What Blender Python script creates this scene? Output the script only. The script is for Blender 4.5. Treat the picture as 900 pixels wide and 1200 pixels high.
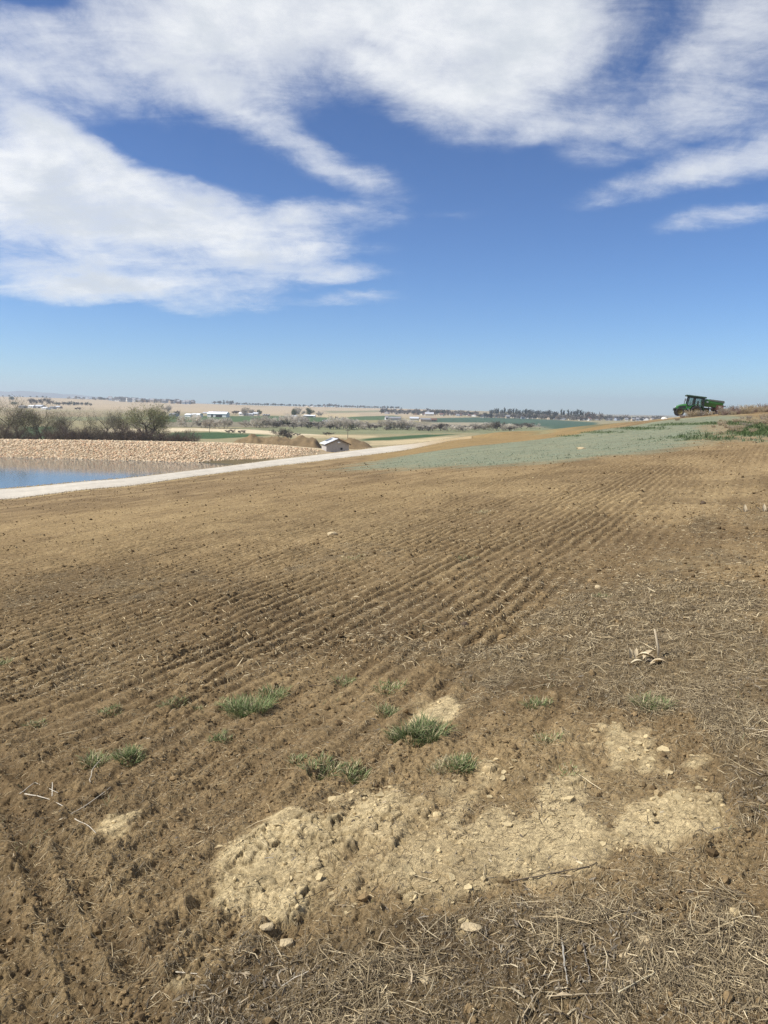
import bpy, math, random
import numpy as np
from mathutils import Matrix, Vector, Euler

random.seed(7)
RNG = np.random.default_rng(11)
scene = bpy.context.scene
for o in list(bpy.data.objects):
    bpy.data.objects.remove(o)

# ------------------------------------------------------------------ camera
EYE = 1.65
cam_data = bpy.data.cameras.new("camera")
cam = bpy.data.objects.new("camera", cam_data)
scene.collection.objects.link(cam)
scene.camera = cam
cam_data.sensor_fit = 'VERTICAL'
cam_data.sensor_height = 36.0
cam_data.lens = 27.0
cam_data.clip_start = 0.05
cam_data.clip_end = 40000.0
CAM_ROT = Matrix.Rotation(math.radians(90 - 7.6), 3, 'X') @ Matrix.Rotation(math.radians(1.0), 3, 'Z')
cam.matrix_world = Matrix.Translation((0, 0, EYE)) @ CAM_ROT.to_4x4()
scene.render.resolution_x, scene.render.resolution_y = 768, 1024

# ------------------------------------------------------------------ light, exposure
SUN_DIR = Vector((-0.66, -0.13, 0.76)).normalized()      # towards the sun
sun_el = math.asin(SUN_DIR.z)
sd = bpy.data.lights.new("sun", 'SUN')
sd.energy = 5.0
sd.angle = math.radians(0.55)
sd.color = (1.0, 0.955, 0.88)
sun = bpy.data.objects.new("sun", sd)
scene.collection.objects.link(sun)
sun.rotation_euler = SUN_DIR.to_track_quat('Z', 'Y').to_euler()
scene.view_settings.view_transform = 'Standard'
scene.view_settings.look = 'None'
scene.view_settings.gamma = 1.0
scene.view_settings.exposure = 0.34
scene.view_settings.use_curve_mapping = False
scene.cycles.use_denoising = True
scene.cycles.denoiser = 'OPENIMAGEDENOISE'
scene.cycles.denoising_input_passes = 'RGB_ALBEDO_NORMAL'
scene.cycles.denoising_prefilter = 'NONE'
scene.cycles.max_bounces = 6
scene.cycles.transparent_max_bounces = 6
scene.cycles.volume_bounces = 0

# ------------------------------------------------------------------ world: Nishita sky with layered cloud
SKY_STRENGTH = 0.104
CLOUD_V = 0.79
SKY_TINT = (0.825, 0.955, 1.08)
SKY_GAMMA = 1.27
world = bpy.data.worlds.new("World")
scene.world = world
world.use_nodes = True
wt = world.node_tree
wt.nodes.clear()


class G:
    """small helper around a node tree"""
    def __init__(s, tree):
        s.t = tree

    def n(s, typ, **kw):
        nd = s.t.nodes.new(typ)
        for k, v in kw.items():
            setattr(nd, k, v)
        return nd

    def put(s, sock, v):
        if isinstance(v, bpy.types.NodeSocket):
            s.t.links.new(v, sock)
        elif v is not None:
            sock.default_value = v

    def m(s, op, a, b=None, c=None, clamp=False):
        nd = s.n('ShaderNodeMath', operation=op, use_clamp=clamp)
        s.put(nd.inputs[0], a)
        s.put(nd.inputs[1], b)
        if c is not None:
            s.put(nd.inputs[2], c)
        return nd.outputs[0]

    def noise(s, vec, scale, detail=4, rough=0.5, dist=0.0, lac=2.0, out=0):
        nd = s.n('ShaderNodeTexNoise')
        nd.noise_dimensions = '3D'
        if vec is not None:
            s.put(nd.inputs['Vector'], vec)
        nd.inputs['Scale'].default_value = scale
        nd.inputs['Detail'].default_value = detail
        nd.inputs['Roughness'].default_value = rough
        nd.inputs['Lacunarity'].default_value = lac
        nd.inputs['Distortion'].default_value = dist
        return nd.outputs[out]

    def mix(s, f, a, b, blend='MIX'):
        nd = s.n('ShaderNodeMix', data_type='RGBA', blend_type=blend)
        s.put(nd.inputs[0], f)
        s.put(nd.inputs[6], a)
        s.put(nd.inputs[7], b)
        return nd.outputs[2]

    def rng(s, v, a, b, c=0.0, d=1.0, typ='SMOOTHSTEP'):
        nd = s.n('ShaderNodeMapRange', interpolation_type=typ)
        s.put(nd.inputs[0], v)
        for i, q in enumerate((a, b, c, d)):
            nd.inputs[1 + i].default_value = q
        return nd.outputs[0]


w = G(wt)
tc = w.n('ShaderNodeTexCoord')
sep = w.n('ShaderNodeSeparateXYZ')
wt.links.new(tc.outputs['Generated'], sep.inputs[0])
X, Y, Z = sep.outputs
az = w.m('ARCTAN2', X, Y)
el = w.m('ARCSINE', Z)
zc = w.m('ADD', w.m('MAXIMUM', Z, 0.0), 0.28)
cmb = w.n('ShaderNodeCombineXYZ')
w.put(cmb.inputs[0], w.m('DIVIDE', X, zc))
w.put(cmb.inputs[1], w.m('DIVIDE', Y, zc))
plane_v = cmb.outputs[0]                                  # where the sight line meets the cloud layer
ang = w.n('ShaderNodeCombineXYZ')
w.put(ang.inputs[0], az)
w.put(ang.inputs[1], el)
ang_v = ang.outputs[0]
# streaks of the layer run a little across the view
mp = w.n('ShaderNodeMapping')
mp.inputs['Rotation'].default_value = (0, 0, math.radians(20))
mp.inputs['Scale'].default_value = (1.0, 1.0, 1)
w.put(mp.inputs['Vector'], plane_v)
layer_v = mp.outputs[0]
warp = w.n('ShaderNodeVectorMath', operation='MULTIPLY_ADD')
w.put(warp.inputs[0], w.noise(layer_v, 2.6, 5, 0.6, out=1))
warp.inputs[1].default_value = (0.10, 0.055, 0)
wadd = w.n('ShaderNodeVectorMath', operation='ADD')
w.put(wadd.inputs[0], ang_v)
wadd.inputs[1].default_value = (-0.05, -0.0275, 0)
w.put(warp.inputs[2], wadd.outputs[0])
warped = warp.outputs[0]
# one row per bank of cloud: azimuth, elevation, half width, half height (degrees), tilt, density
BANKS = [
    # the broad bank overhead
    (-14.0, 28.0, 10, 6, 0, 1.0), (-12, 23.5, 9, 3.2, -6, .55), (-7, 25.5, 10, 6.5, 0, 1.0), (2, 27.5, 12, 7, 0, 1.1), (6, 24.0, 9, 5, 0, 1.15),
    (10.5, 25.5, 7, 5.0, 0, 0.95), (-3, 30.5, 22, 4.5, 0, 1.0), (8.0, 20.3, 8.5, 3.0, 0, 0.85), (1, 21.8, 6, 2.6, -10, 0.55),
    (-25, 20.3, 8, 3.8, -8, 0.75), (-17.5, 21.8, 9, 3.6, -14, 0.85), (-9.5, 19.3, 8, 2.3, -24, 0.72), (-3.0, 16.4, 5.5, 1.7, -18, 0.76),
    # the banded bank lower down
    (-24.5, 14.0, 8, 4.4, 0, 1.2), (-19.5, 12.5, 11, 3.9, -6, 1.2), (-12.5, 12.6, 10, 2.7, -8, 1.1), (-4.5, 13.4, 6.5, 1.5, 4, 0.75),
    (-9, 9.6, 9, 1.7, 2, 0.95), (-22, 8.4, 9, 2.4, 0, 1.05), (-15.5, 7.6, 10, 1.4, 0, 0.95), (-24, 17.0, 6, 2.0, -18, 0.62), (-20, 15.9, 5, 1.3, -20, 0.6),
    (-3.0, 7.7, 6, .7, 3, 0.45), (-6, 11.2, 7, 1.2, 4, 0.6), (-3, 9.4, 5, .8, 6, 0.40),
    # thin streaks on the other side
    (22, 26, 8, 5.5, 34, 0.40), (26, 22, 9, 4.6, 10, 0.54), (20, 21.5, 7, 3.5, 20, 0.42), (19, 18.0, 9, 1.8, 8, 0.68), (13, 18.6, 6, 1.2, 0, 0.5),
    (20, 15.3, 9.0, 1.5, 9, 0.74), (25, 16.6, 7, 1.6, 12, 0.62), (23.5, 12.9, 6.5, 1.0, 4, 0.66), (28, 28, 6, 4, 40, .5), (17, 28.5, 6, 3, 40, .4), (14, 23, 5, 3, 30, .35), (4, 13.9, 3, .5, 0, .18), (-25.5, 22.6, 5, 1.8, 10, .35), (-24.6, 26.2, 4.6, 2.4, -20, -1.1), (-20, 27.8, 2.2, 1.0, 0, -.4), (-1.0, 23.6, 3.0, .9, -20, -.45),
]
dens = None
for (a, e, rx, ry, rot, wt_) in BANKS:
    mp = w.n('ShaderNodeMapping', vector_type='TEXTURE')
    mp.inputs['Location'].default_value = (math.radians(a), math.radians(e), 0)
    mp.inputs['Rotation'].default_value = (0, 0, math.radians(rot))
    mp.inputs['Scale'].default_value = (math.radians(rx), math.radians(ry), 1)
    w.put(mp.inputs['Vector'], warped)
    gr = w.n('ShaderNodeTexGradient', gradient_type='QUADRATIC_SPHERE')
    w.put(gr.inputs[0], mp.outputs[0])
    g = w.m('POWER', gr.outputs['Fac'], 0.5)
    dens = w.m('MULTIPLY', g, wt_) if dens is None else w.m('MULTIPLY_ADD', g, wt_, dens)
# somewhere behind the camera there is broken cloud of the same kind
back = w.m('MULTIPLY', w.rng(Y, 0.55, 0.0), w.rng(w.noise(layer_v, 1.2, 3, 0.5), 0.42, 0.62))
dens = w.m('ADD', dens, back)
dens = w.m('MINIMUM', dens, 1.15)
fine = w.noise(layer_v, 6.2, 14, 0.70, 0.30)
wisp_m = w.n('ShaderNodeMapping')
wisp_m.inputs['Rotation'].default_value = (0, 0, math.radians(-14))
wisp_m.inputs['Scale'].default_value = (1.6, 5.0, 1)
w.put(wisp_m.inputs['Vector'], plane_v)
wisp = w.noise(wisp_m.outputs[0], 2.4, 13, 0.69, 0.8)
tex = w.m('ADD', w.m('MULTIPLY', fine, 0.75), w.m('MULTIPLY', wisp, 0.40))     # about 0.575 in the mean
val = w.m('ADD', dens, w.m('MULTIPLY', w.m('SUBTRACT', tex, 0.575), 2.1))
present = w.rng(dens, 0.0, 0.30)
cover = w.m('MULTIPLY', w.rng(val, -0.10, 1.40), present)
cover = w.m('MULTIPLY', cover, 0.95)
thick = w.rng(w.noise(layer_v, 4.2, 10, 0.62, 0.2), 0.38, 0.64)
shade = w.m('MULTIPLY', w.rng(val, 0.55, 1.3), thick)
ccol = w.mix(shade, (CLOUD_V * 0.97, CLOUD_V * 0.985, CLOUD_V, 1), (CLOUD_V * 0.70, CLOUD_V * 0.745, CLOUD_V * 0.80, 1))

sky = w.n('ShaderNodeTexSky', sky_type='NISHITA')
sky.sun_disc = False
sky.sun_elevation = sun_el
sky.sun_rotation = math.atan2(SUN_DIR.x, SUN_DIR.y)
sky.altitude = 1500
sky.air_density = 1.0
sky.dust_density = 0.15
sky.ozone_density = 4.0
skyc = w.n('ShaderNodeVectorMath', operation='SCALE')
w.put(skyc.inputs[0], sky.outputs[0])
skyc.inputs['Scale'].default_value = SKY_STRENGTH
tint = w.n('ShaderNodeVectorMath', operation='MULTIPLY')
w.put(tint.inputs[0], skyc.outputs[0])
tint.inputs[1].default_value = SKY_TINT
gam = w.n('ShaderNodeGamma')
w.put(gam.inputs[0], tint.outputs[0])
gam.inputs[1].default_value = SKY_GAMMA
final = w.mix(cover, gam.outputs[0], ccol)
bg = w.n('ShaderNodeBackground')
w.put(bg.inputs['Color'], final)
bg.inputs['Strength'].default_value = 1.0
wo = w.n('ShaderNodeOutputWorld')
wt.links.new(bg.outputs[0], wo.inputs['Surface'])
world.cycles.sampling_method = 'MANUAL'
world.cycles.sample_map_resolution = 512

# ------------------------------------------------------------------ numpy noise
def _hash(ix, iy, seed):
    h = (ix.astype(np.int64) * 374761393 + iy.astype(np.int64) * 668265263 + seed * 974634541) & 0xFFFFFFFF
    h = ((h ^ (h >> 13)) * 1274126177) & 0xFFFFFFFF
    h = ((h ^ (h >> 15)) * 2246822519) & 0xFFFFFFFF
    return ((h ^ (h >> 16)) & 0xFFFFFF).astype(np.float32) / np.float32(0xFFFFFF)


def vn(x, y, f=1.0, seed=0):
    """value noise, -1 .. 1"""
    x = np.asarray(x, np.float64) * f + 317.3
    y = np.asarray(y, np.float64) * f + 113.7
    ix, iy = np.floor(x), np.floor(y)
    fx, fy = (x - ix).astype(np.float32), (y - iy).astype(np.float32)
    fx = fx * fx * fx * (fx * (fx * 6 - 15) + 10)
    fy = fy * fy * fy * (fy * (fy * 6 - 15) + 10)
    a = _hash(ix, iy, seed); b = _hash(ix + 1, iy, seed)
    c = _hash(ix, iy + 1, seed); d = _hash(ix + 1, iy + 1, seed)
    return ((a + (b - a) * fx) * (1 - fy) + (c + (d - c) * fx) * fy) * 2 - 1


def fbm(x, y, f=1.0, seed=0, octv=4, rough=0.5):
    t, amp, tot = 0.0, 1.0, 0.0
    for k in range(octv):
        ca, sa = math.cos(0.7 * k), math.sin(0.7 * k)
        t = t + amp * vn(x * ca - y * sa, x * sa + y * ca, f * 2.03 ** k, seed + 17 * k)
        tot += amp
        amp *= rough
    return t / tot


def worley(x, y, f, seed):
    """distance to nearest and second point (in cells) and a random number per cell"""
    x = np.asarray(x, np.float64) * f + 91.2
    y = np.asarray(y, np.float64) * f + 57.9
    ix, iy = np.floor(x), np.floor(y)
    f1 = np.full(x.shape, 9.0, np.float32); f2 = f1.copy(); rid = np.zeros(x.shape, np.float32)
    for dx in (-1, 0, 1):
        for dy in (-1, 0, 1):
            cx, cy = ix + dx, iy + dy
            qx = cx + _hash(cx, cy, seed); qy = cy + _hash(cx, cy, seed + 5)
            d = np.hypot(qx - x, qy - y).astype(np.float32)
            r = _hash(cx, cy, seed + 9)
            near = d < f1
            f2 = np.where(near, f1, np.minimum(f2, d))
            rid = np.where(near, r, rid)
            f1 = np.where(near, d, f1)
    return f1, f2, rid


def ss(a, b, v):
    t = np.clip((v - a) / (b - a), 0, 1)
    return t * t * (3 - 2 * t)


def lerp(a, b, t):
    return a + (b - a) * t


def sd_poly(x, y, poly):
    """signed distance to a polygon in the ground plane (positive inside)"""
    d = np.full(x.shape, 1e18)
    inside = np.zeros(x.shape, bool)
    n = len(poly)
    for i in range(n):
        ax, ay = poly[i]; bx, by = poly[(i + 1) % n]
        ex, ey = bx - ax, by - ay
        t = np.clip(((x - ax) * ex + (y - ay) * ey) / (ex * ex + ey * ey + 1e-9), 0, 1)
        d = np.minimum(d, (x - ax - t * ex) ** 2 + (y - ay - t * ey) ** 2)
        if ay != by:
            c = ((ay > y) != (by > y)) & (x < (bx - ax) * (y - ay) / (by - ay) + ax)
            inside ^= c
    d = np.sqrt(d)
    return np.where(inside, d, -d)


# ------------------------------------------------------------------ lie of the land
# Surveyed profiles: bearing u = x / y, then distance and height of the same features along every bearing:
# field edge, far edge of the track, pond shore, foot and crest of the far bank, valley, rising ground.
def plane_z(x, y):
    return 0.117 * x - 0.044 * y


_far = [450, 900, 1300, 1800, 2600, 4500, 9500]
PROFILES = [
    (-1.0, [46, 53, 57, 150, 160, 167, 196], [None, -7.4, -9.6, -9.0, -5.5, -5.6, -10], [-10.2, -8, -2.9, 5, 23, 26, 30]),
    (-.50, [71, 80, 84, 140, 150, 156, 185], [None, -7.25, -9.3, -8.8, -5.5, -5.6, -10], [-10.2, -8, -2.9, 5, 22.5, 26, 30]),
    (-.367, [75.7, 85.6, 90, 138, 147, 153, 182], [None, -6.7, -9.2, -8.8, -5.26, -5.35, -10], [-10.2, -8.5, -3.5, 3, 18, 20, 25]),
    (-.228, [93, 103.7, 108, 135, 146, 152, 180], [None, -6.6, -8.9, -8.6, -5.26, -5.3, -9.8], [-10, -9, -6, -1, 10, 11, 15]),
    (-.133, [110, 122.5, 126, 133, 145, 152, 176], [None, -6.4, -7.4, -7.3, -5.6, -5.7, -8.6], [-10, -9.5, -7, -2.5, 7.4, 8, 12]),
    (-.056, [124, 140, 146, 150, 156, 165, 185], [None, -6.1, -6.6, -6.7, -6.8, -7.0, -8.0], [-10, -9.5, -7.5, -3.5, 6, 6, 9]),
    (.022, [142, 165, 172, 178, 185, 195, 220], [-5.85, -5.75, -6.6, -7, -7.3, -7.8, -9], [-10, -9.5, -8, -4.5, 5, 5, 8]),
    (.106, [172, 178, 186, 194, 205, 215, 240], [-4.5, -4.2, -5.5, -6.5, -7.5, -8.2, -9.2], [-10, -9.8, -9, -6, 3, 3, 5]),
    (.150, [152, 168, 176, 186, 196, 208, 240], [-3.5, -2.75, -3.6, -5.2, -6.5, -7.7, -9.2], [-10, -10, -9.2, -8, 0, 1, 3]),
    (.189, [150, 165, 172, 182, 192, 205, 240], [-2.85, -2.3, -2.8, -4.2, -5.8, -7.3, -9.2], [-10, -10, -9.5, -8.5, -6, -3, 0]),
    (.278, [118, 140, 150, 165, 180, 195, 240], [-.55, -.35, -.6, -2, -4, -6, -9], [-10, -10.5, -11, -11, -11, -10, -8]),
    (.389, [80, 105, 115, 130, 150, 170, 240], [.66, 1.36, 1.45, .9, -1, -3.5, -8.5], [-10, -10.5, -11, -11, -11, -10, -8]),
    (.50, [75, 100, 112, 130, 150, 175, 240], [1.35, 2.30, 2.6, 2.2, .5, -2.5, -8], [-10, -10.5, -11, -11, -11, -10, -8]),
    (1.0, [75, 100, 112, 130, 150, 175, 260], [5.5, 6.9, 7.2, 6.8, 5, 2.5, -6], [-9, -10, -10, -10, -10, -9, -8]),
]
_U = np.array([p[0] for p in PROFILES])
_D, _Z = [], []
for u_, ds_, zs_, fz_ in PROFILES:
    dd = [0.3, 20, 42] + ds_ + _far
    zz = [plane_z(u_ * 0.3, .3), plane_z(u_ * 20, 20), plane_z(u_ * 42, 42)] + \
         [plane_z(u_ * d, d) if z is None else z for d, z in zip(ds_, zs_)] + fz_
    _D.append(dd); _Z.append(zz)
_LD = np.log(np.array(_D)); _Z = np.array(_Z)


def _pchip_slopes(X, Y):
    """X, Y: (n, K) knots along axis 0"""
    h = np.diff(X, axis=0)[..., None] if Y.ndim > X.ndim else np.diff(X, axis=0)
    dl = np.diff(Y, axis=0) / h
    m = np.zeros_like(Y)
    a, b = dl[:-1], dl[1:]
    with np.errstate(divide='ignore', invalid='ignore'):
        hm = 2 * a * b / (a + b)
    m[1:-1] = np.where(a * b > 0, hm, 0)
    m[0], m[-1] = dl[0], dl[-1]
    return m


def _hermite(t, h, y0, y1, m0, m1):
    t2, t3 = t * t, t * t * t
    return (2 * t3 - 3 * t2 + 1) * y0 + (t3 - 2 * t2 + t) * h * m0 + (3 * t2 - 2 * t3) * y1 + (t3 - t2) * h * m1


_mLD = _pchip_slopes(_U, _LD)
_mZ = _pchip_slopes(_U, _Z)


def knots_at(u):
    u = np.clip(u, -1, 1)
    i = np.clip(np.searchsorted(_U, u, side='right') - 1, 0, len(_U) - 2)
    h = (_U[i + 1] - _U[i])[:, None]
    t = ((u - _U[i]) / (_U[i + 1] - _U[i]))[:, None]
    ld = _hermite(t, h, _LD[i], _LD[i + 1], _mLD[i], _mLD[i + 1])
    z = _hermite(t, h, _Z[i], _Z[i + 1], _mZ[i], _mZ[i + 1])
    return ld, z


def terrain(x, y):
    """smooth height of the land"""
    shp = np.shape(x)
    x = np.asarray(x, np.float64).ravel(); y = np.asarray(y, np.float64).ravel()
    out = plane_z(x, y)
    far = y > 15
    if far.any():
        xf, yf = x[far], y[far]
        res = np.empty(xf.shape)
        for s in range(0, len(xf), 200000):
            xs, ys = xf[s:s + 200000], yf[s:s + 200000]
            L, Zk = knots_at(xs / ys)
            ly = np.log(ys)
            K = L.shape[1]
            k = np.clip((L <= ly[:, None]).sum(1) - 1, 0, K - 2)
            r = np.arange(len(xs))
            # monotone cubic along the sight line
            dl = np.diff(Zk, axis=1) / np.diff(L, axis=1)
            a, b = dl[:, :-1], dl[:, 1:]
            with np.errstate(divide='ignore', invalid='ignore'):
                hm = np.where(a * b > 0, 2 * a * b / (a + b), 0)
            M = np.concatenate([dl[:, :1], hm, dl[:, -1:]], axis=1)
            h = L[r, k + 1] - L[r, k]
            t = np.clip((ly - L[r, k]) / h, 0, 1)
            zz = _hermite(t, h, Zk[r, k], Zk[r, k + 1], M[r, k], M[r, k + 1])
            near = ys < np.exp(L[:, 3])               # the field itself is an even slope
            d2, d3 = np.exp(L[:, 2]), np.exp(L[:, 3])
            tt = np.clip((ys - d2) / (d3 - d2), 0, 1)
            zf = plane_z(xs, ys) + (Zk[:, 3] - plane_z(xs / ys * d3, d3)) * ss(0, 1, tt)
            res[s:s + 200000] = np.where(near, zf, zz)
        blend = ss(15, 42, yf)
        out[far] = lerp(out[far], res, blend)
    return out.reshape(shp)


def edge_d(u, k):
    """distance of survey feature k (3 field edge, 4 far edge of track, 5 shore, 6 foot, 7 crest ...) on bearing u"""
    return np.exp(knots_at(np.atleast_1d(np.asarray(u, float)))[0][:, k])


_ds = np.exp(np.linspace(math.log(0.9), math.log(9000), 5000))


def ray(px, py):
    v = CAM_ROT @ Vector(((px - 450) / 900, -(py - 600) / 900, -1))
    return v / v.y


def ground_at(px, py, surface=None):
    """where a sight line of the 900 x 1200 photograph first meets the land"""
    v = ray(px, py)
    x, y, z = v.x * _ds, _ds, EYE + v.z * _ds
    g = (surface or terrain)(x, y)
    below = np.nonzero(z < g)[0]
    k = below[0] if len(below) else len(_ds) - 1
    if k == 0:
        return Vector((x[0], y[0], g[0]))
    a = (z[k - 1] - g[k - 1]); b = (g[k] - z[k])
    t = a / (a + b) if a + b > 0 else 0
    return Vector((lerp(x[k - 1], x[k], t), lerp(y[k - 1], y[k], t), lerp(g[k - 1], g[k], t)))


def stand_at(px, d):
    """a point of the land on the bearing of photo column px, d metres out"""
    v = ray(px, 500)
    x = v.x * d
    return Vector((x, d, float(terrain(np.array([x]), np.array([d]))[0])))


def gpoly(pts):
    return [tuple(ground_at(*p)[:2]) for p in pts]


# ------------------------------------------------------------------ mesh helpers
def mesh_obj(name, V, F, mat=None, cols=None, parent=None, smooth=False, fac=None):
    """V (n,3); F (m,k) or a list of such arrays; cols (n,3) linear albedo per vertex"""
    V = np.asarray(V, np.float32)
    Fs = F if isinstance(F, list) and isinstance(F[0], np.ndarray) else [F]
    Fs = [np.asarray(f, np.int32) for f in Fs if len(f)]
    me = bpy.data.meshes.new(name)
    me.vertices.add(len(V))
    me.vertices.foreach_set('co', V.ravel())
    nl = sum(f.size for f in Fs); npoly = sum(len(f) for f in Fs)
    me.loops.add(nl)
    me.loops.foreach_set('vertex_index', np.concatenate([f.ravel() for f in Fs]))
    me.polygons.add(npoly)
    tot = np.concatenate([np.full(len(f), f.shape[1], np.int32) for f in Fs])
    me.polygons.foreach_set('loop_start', np.concatenate([[0], np.cumsum(tot)[:-1]]).astype(np.int32))
    me.polygons.foreach_set('loop_total', tot)
    me.polygons.foreach_set('use_smooth', np.full(npoly, smooth))
    if cols is not None:
        a = me.color_attributes.new('albedo', 'FLOAT_COLOR', 'POINT')
        c = np.ones((len(V), 4), np.float32); c[:, :3] = cols
        a.data.foreach_set('color', c.ravel())
    me.update(calc_edges=True)
    me.validate()
    if mat is not None:
        for m_ in (mat if isinstance(mat, (list, tuple)) else [mat]):
            me.materials.append(m_)
    o = bpy.data.objects.new(name, me)
    scene.collection.objects.link(o)
    if parent is not None:
        o.parent = parent
    return o


def structure(o):
    o['kind'] = 'structure'
    return o


def stuff(o):
    o['kind'] = 'stuff'
    return o


def tag(o, label, cat, group=None):
    o['label'] = label
    o['category'] = cat
    if group:
        o['group'] = group
    return o


def thing(name, label, cat, loc=(0, 0, 0), rotz=0.0, group=None):
    o = bpy.data.objects.new(name, None)
    o.empty_display_size = 0.2
    scene.collection.objects.link(o)
    o.location = loc
    o.rotation_euler = (0, 0, rotz)
    return tag(o, label, cat, group)


def dup(root, loc, rot=(0, 0, 0), scale=(1, 1, 1), label=None, group=None):
    r = root.copy(); scene.collection.objects.link(r)
    r.location = loc; r.rotation_euler = rot; r.scale = scale
    if label: r['label'] = label
    if group: r['group'] = group
    for ch in list(root.children):
        c = ch.copy(); scene.collection.objects.link(c); c.parent = r
        for g in list(ch.children):
            d = g.copy(); scene.collection.objects.link(d); d.parent = c
    return r


class MB:
    """collects boxes, tubes and prisms for one mesh"""
    def __init__(s):
        s.v, s.q, s.t = [], [], []
        s.n = 0

    def add(s, V, quads=(), tris=()):
        s.v.append(np.asarray(V, float).reshape(-1, 3))
        if len(quads): s.q.append(np.asarray(quads, int) + s.n)
        if len(tris): s.t.append(np.asarray(tris, int) + s.n)
        s.n += len(s.v[-1])
        return s

    def hexa(s, P):
        """eight corners, bottom ring then top ring"""
        return s.add(P, [(3, 2, 1, 0), (4, 5, 6, 7), (0, 1, 5, 4), (1, 2, 6, 5), (2, 3, 7, 6), (3, 0, 4, 7)])

    def box(s, x0, x1, y0, y1, z0, z1, bev=0.0, top=(1, 1)):
        cx, cy = (x0 + x1) / 2, (y0 + y1) / 2
        hx, hy = (x1 - x0) / 2, (y1 - y0) / 2
        if bev <= 0:
            P = [(cx + a * hx, cy + b * hy, z0) for a, b in ((-1, -1), (1, -1), (1, 1), (-1, 1))] + \
                [(cx + a * hx * top[0], cy + b * hy * top[1], z1) for a, b in ((-1, -1), (1, -1), (1, 1), (-1, 1))]
            return s.hexa(P)
        rings = []
        for z, ins in ((z0, bev), (z0 + bev, 0), (z1 - bev, 0), (z1, bev)):
            f = (z - z0) / (z1 - z0)
            ax, ay = hx * lerp(1, top[0], f) - ins, hy * lerp(1, top[1], f) - ins
            b = bev * 0.6
            rings.append([(cx + px, cy + py, z) for px, py in ((-ax + b, -ay), (ax - b, -ay), (ax, -ay + b), (ax, ay - b), (ax - b, ay), (-ax + b, ay), (-ax, ay - b), (-ax, -ay + b))])
        V = [p for r in rings for p in r]
        Q = []
        for k in range(3):
            for i in range(8):
                j = (i + 1) % 8
                Q.append((k * 8 + i, k * 8 + j, k * 8 + 8 + j, k * 8 + 8 + i))
        for base, fl in ((0, 1), (24, 0)):
            r = [base + i for i in range(8)]
            for q in ((r[0], r[1], r[2], r[3]), (r[0], r[3], r[4], r[7]), (r[4], r[5], r[6], r[7])):
                Q.append(q[::-1] if fl else q)
        return s.add(V, Q)

    def tube(s, pts, rad, sides=6, cap=True):
        P = np.asarray(pts, float)
        n = len(P)
        R = np.full(n, rad, float) if np.isscalar(rad) else np.asarray(rad, float)
        T = np.gradient(P, axis=0)
        T /= np.linalg.norm(T, axis=1)[:, None] + 1e-12
        up = np.array([0, 0, 1.0]) if abs(T[0][2]) < .9 else np.array([1.0, 0, 0])
        V = []
        for k in range(n):
            a = np.cross(T[k], up); a /= np.linalg.norm(a) + 1e-12
            b = np.cross(a, T[k])
            for i in range(sides):
                th = 2 * math.pi * i / sides
                V.append(P[k] + R[k] * (a * math.cos(th) + b * math.sin(th)))
            up = b
        Q = [(k * sides + i, k * sides + (i + 1) % sides, (k + 1) * sides + (i + 1) % sides, (k + 1) * sides + i) for k in range(n - 1) for i in range(sides)]
        Tt = []
        if cap:
            V += [P[0], P[-1]]
            c0, c1 = n * sides, n * sides + 1
            for i in range(sides):
                j = (i + 1) % sides
                Tt += [(c0, j, i), (c1, (n - 1) * sides + i, (n - 1) * sides + j)]
        return s.add(V, Q, Tt)

    def lathe(s, prof, axis='z', seg=20, c=(0, 0, 0)):
        """profile of (radius, height) turned about an axis through c"""
        V = []
        for r, h in prof:
            for i in range(seg):
                th = 2 * math.pi * i / seg
                a, b = r * math.cos(th), r * math.sin(th)
                p = (a, b, h) if axis == 'z' else ((a, h, b) if axis == 'y' else (h, a, b))
                V.append((p[0] + c[0], p[1] + c[1], p[2] + c[2]))
        Q = [(k * seg + i, k * seg + (i + 1) % seg, (k + 1) * seg + (i + 1) % seg, (k + 1) * seg + i) for k in range(len(prof) - 1) for i in range(seg)]
        return s.add(V, Q)

    def prism(s, outline, y0, y1):
        """outline of (x, z) drawn from y0 to y1 (convex)"""
        n = len(outline)
        V = [(x, y0, z) for x, z in outline] + [(x, y1, z) for x, z in outline]
        Q = [(i, (i + 1) % n, n + (i + 1) % n, n + i) for i in range(n)]
        T = [(0, i + 1, i) for i in range(1, n - 1)] + [(n, n + i, n + i + 1) for i in range(1, n - 1)]
        return s.add(V, Q, T)

    def arrays(s):
        V = np.concatenate(s.v)
        F = []
        if s.q: F.append(np.concatenate(s.q))
        if s.t: F.append(np.concatenate(s.t))
        return V, F

    def build(s, name, mat, parent=None, smooth=False):
        V, F = s.arrays()
        return mesh_obj(name, V, F, mat, parent=parent, smooth=smooth)


# ------------------------------------------------------------------ materials
MATS = {}


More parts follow.
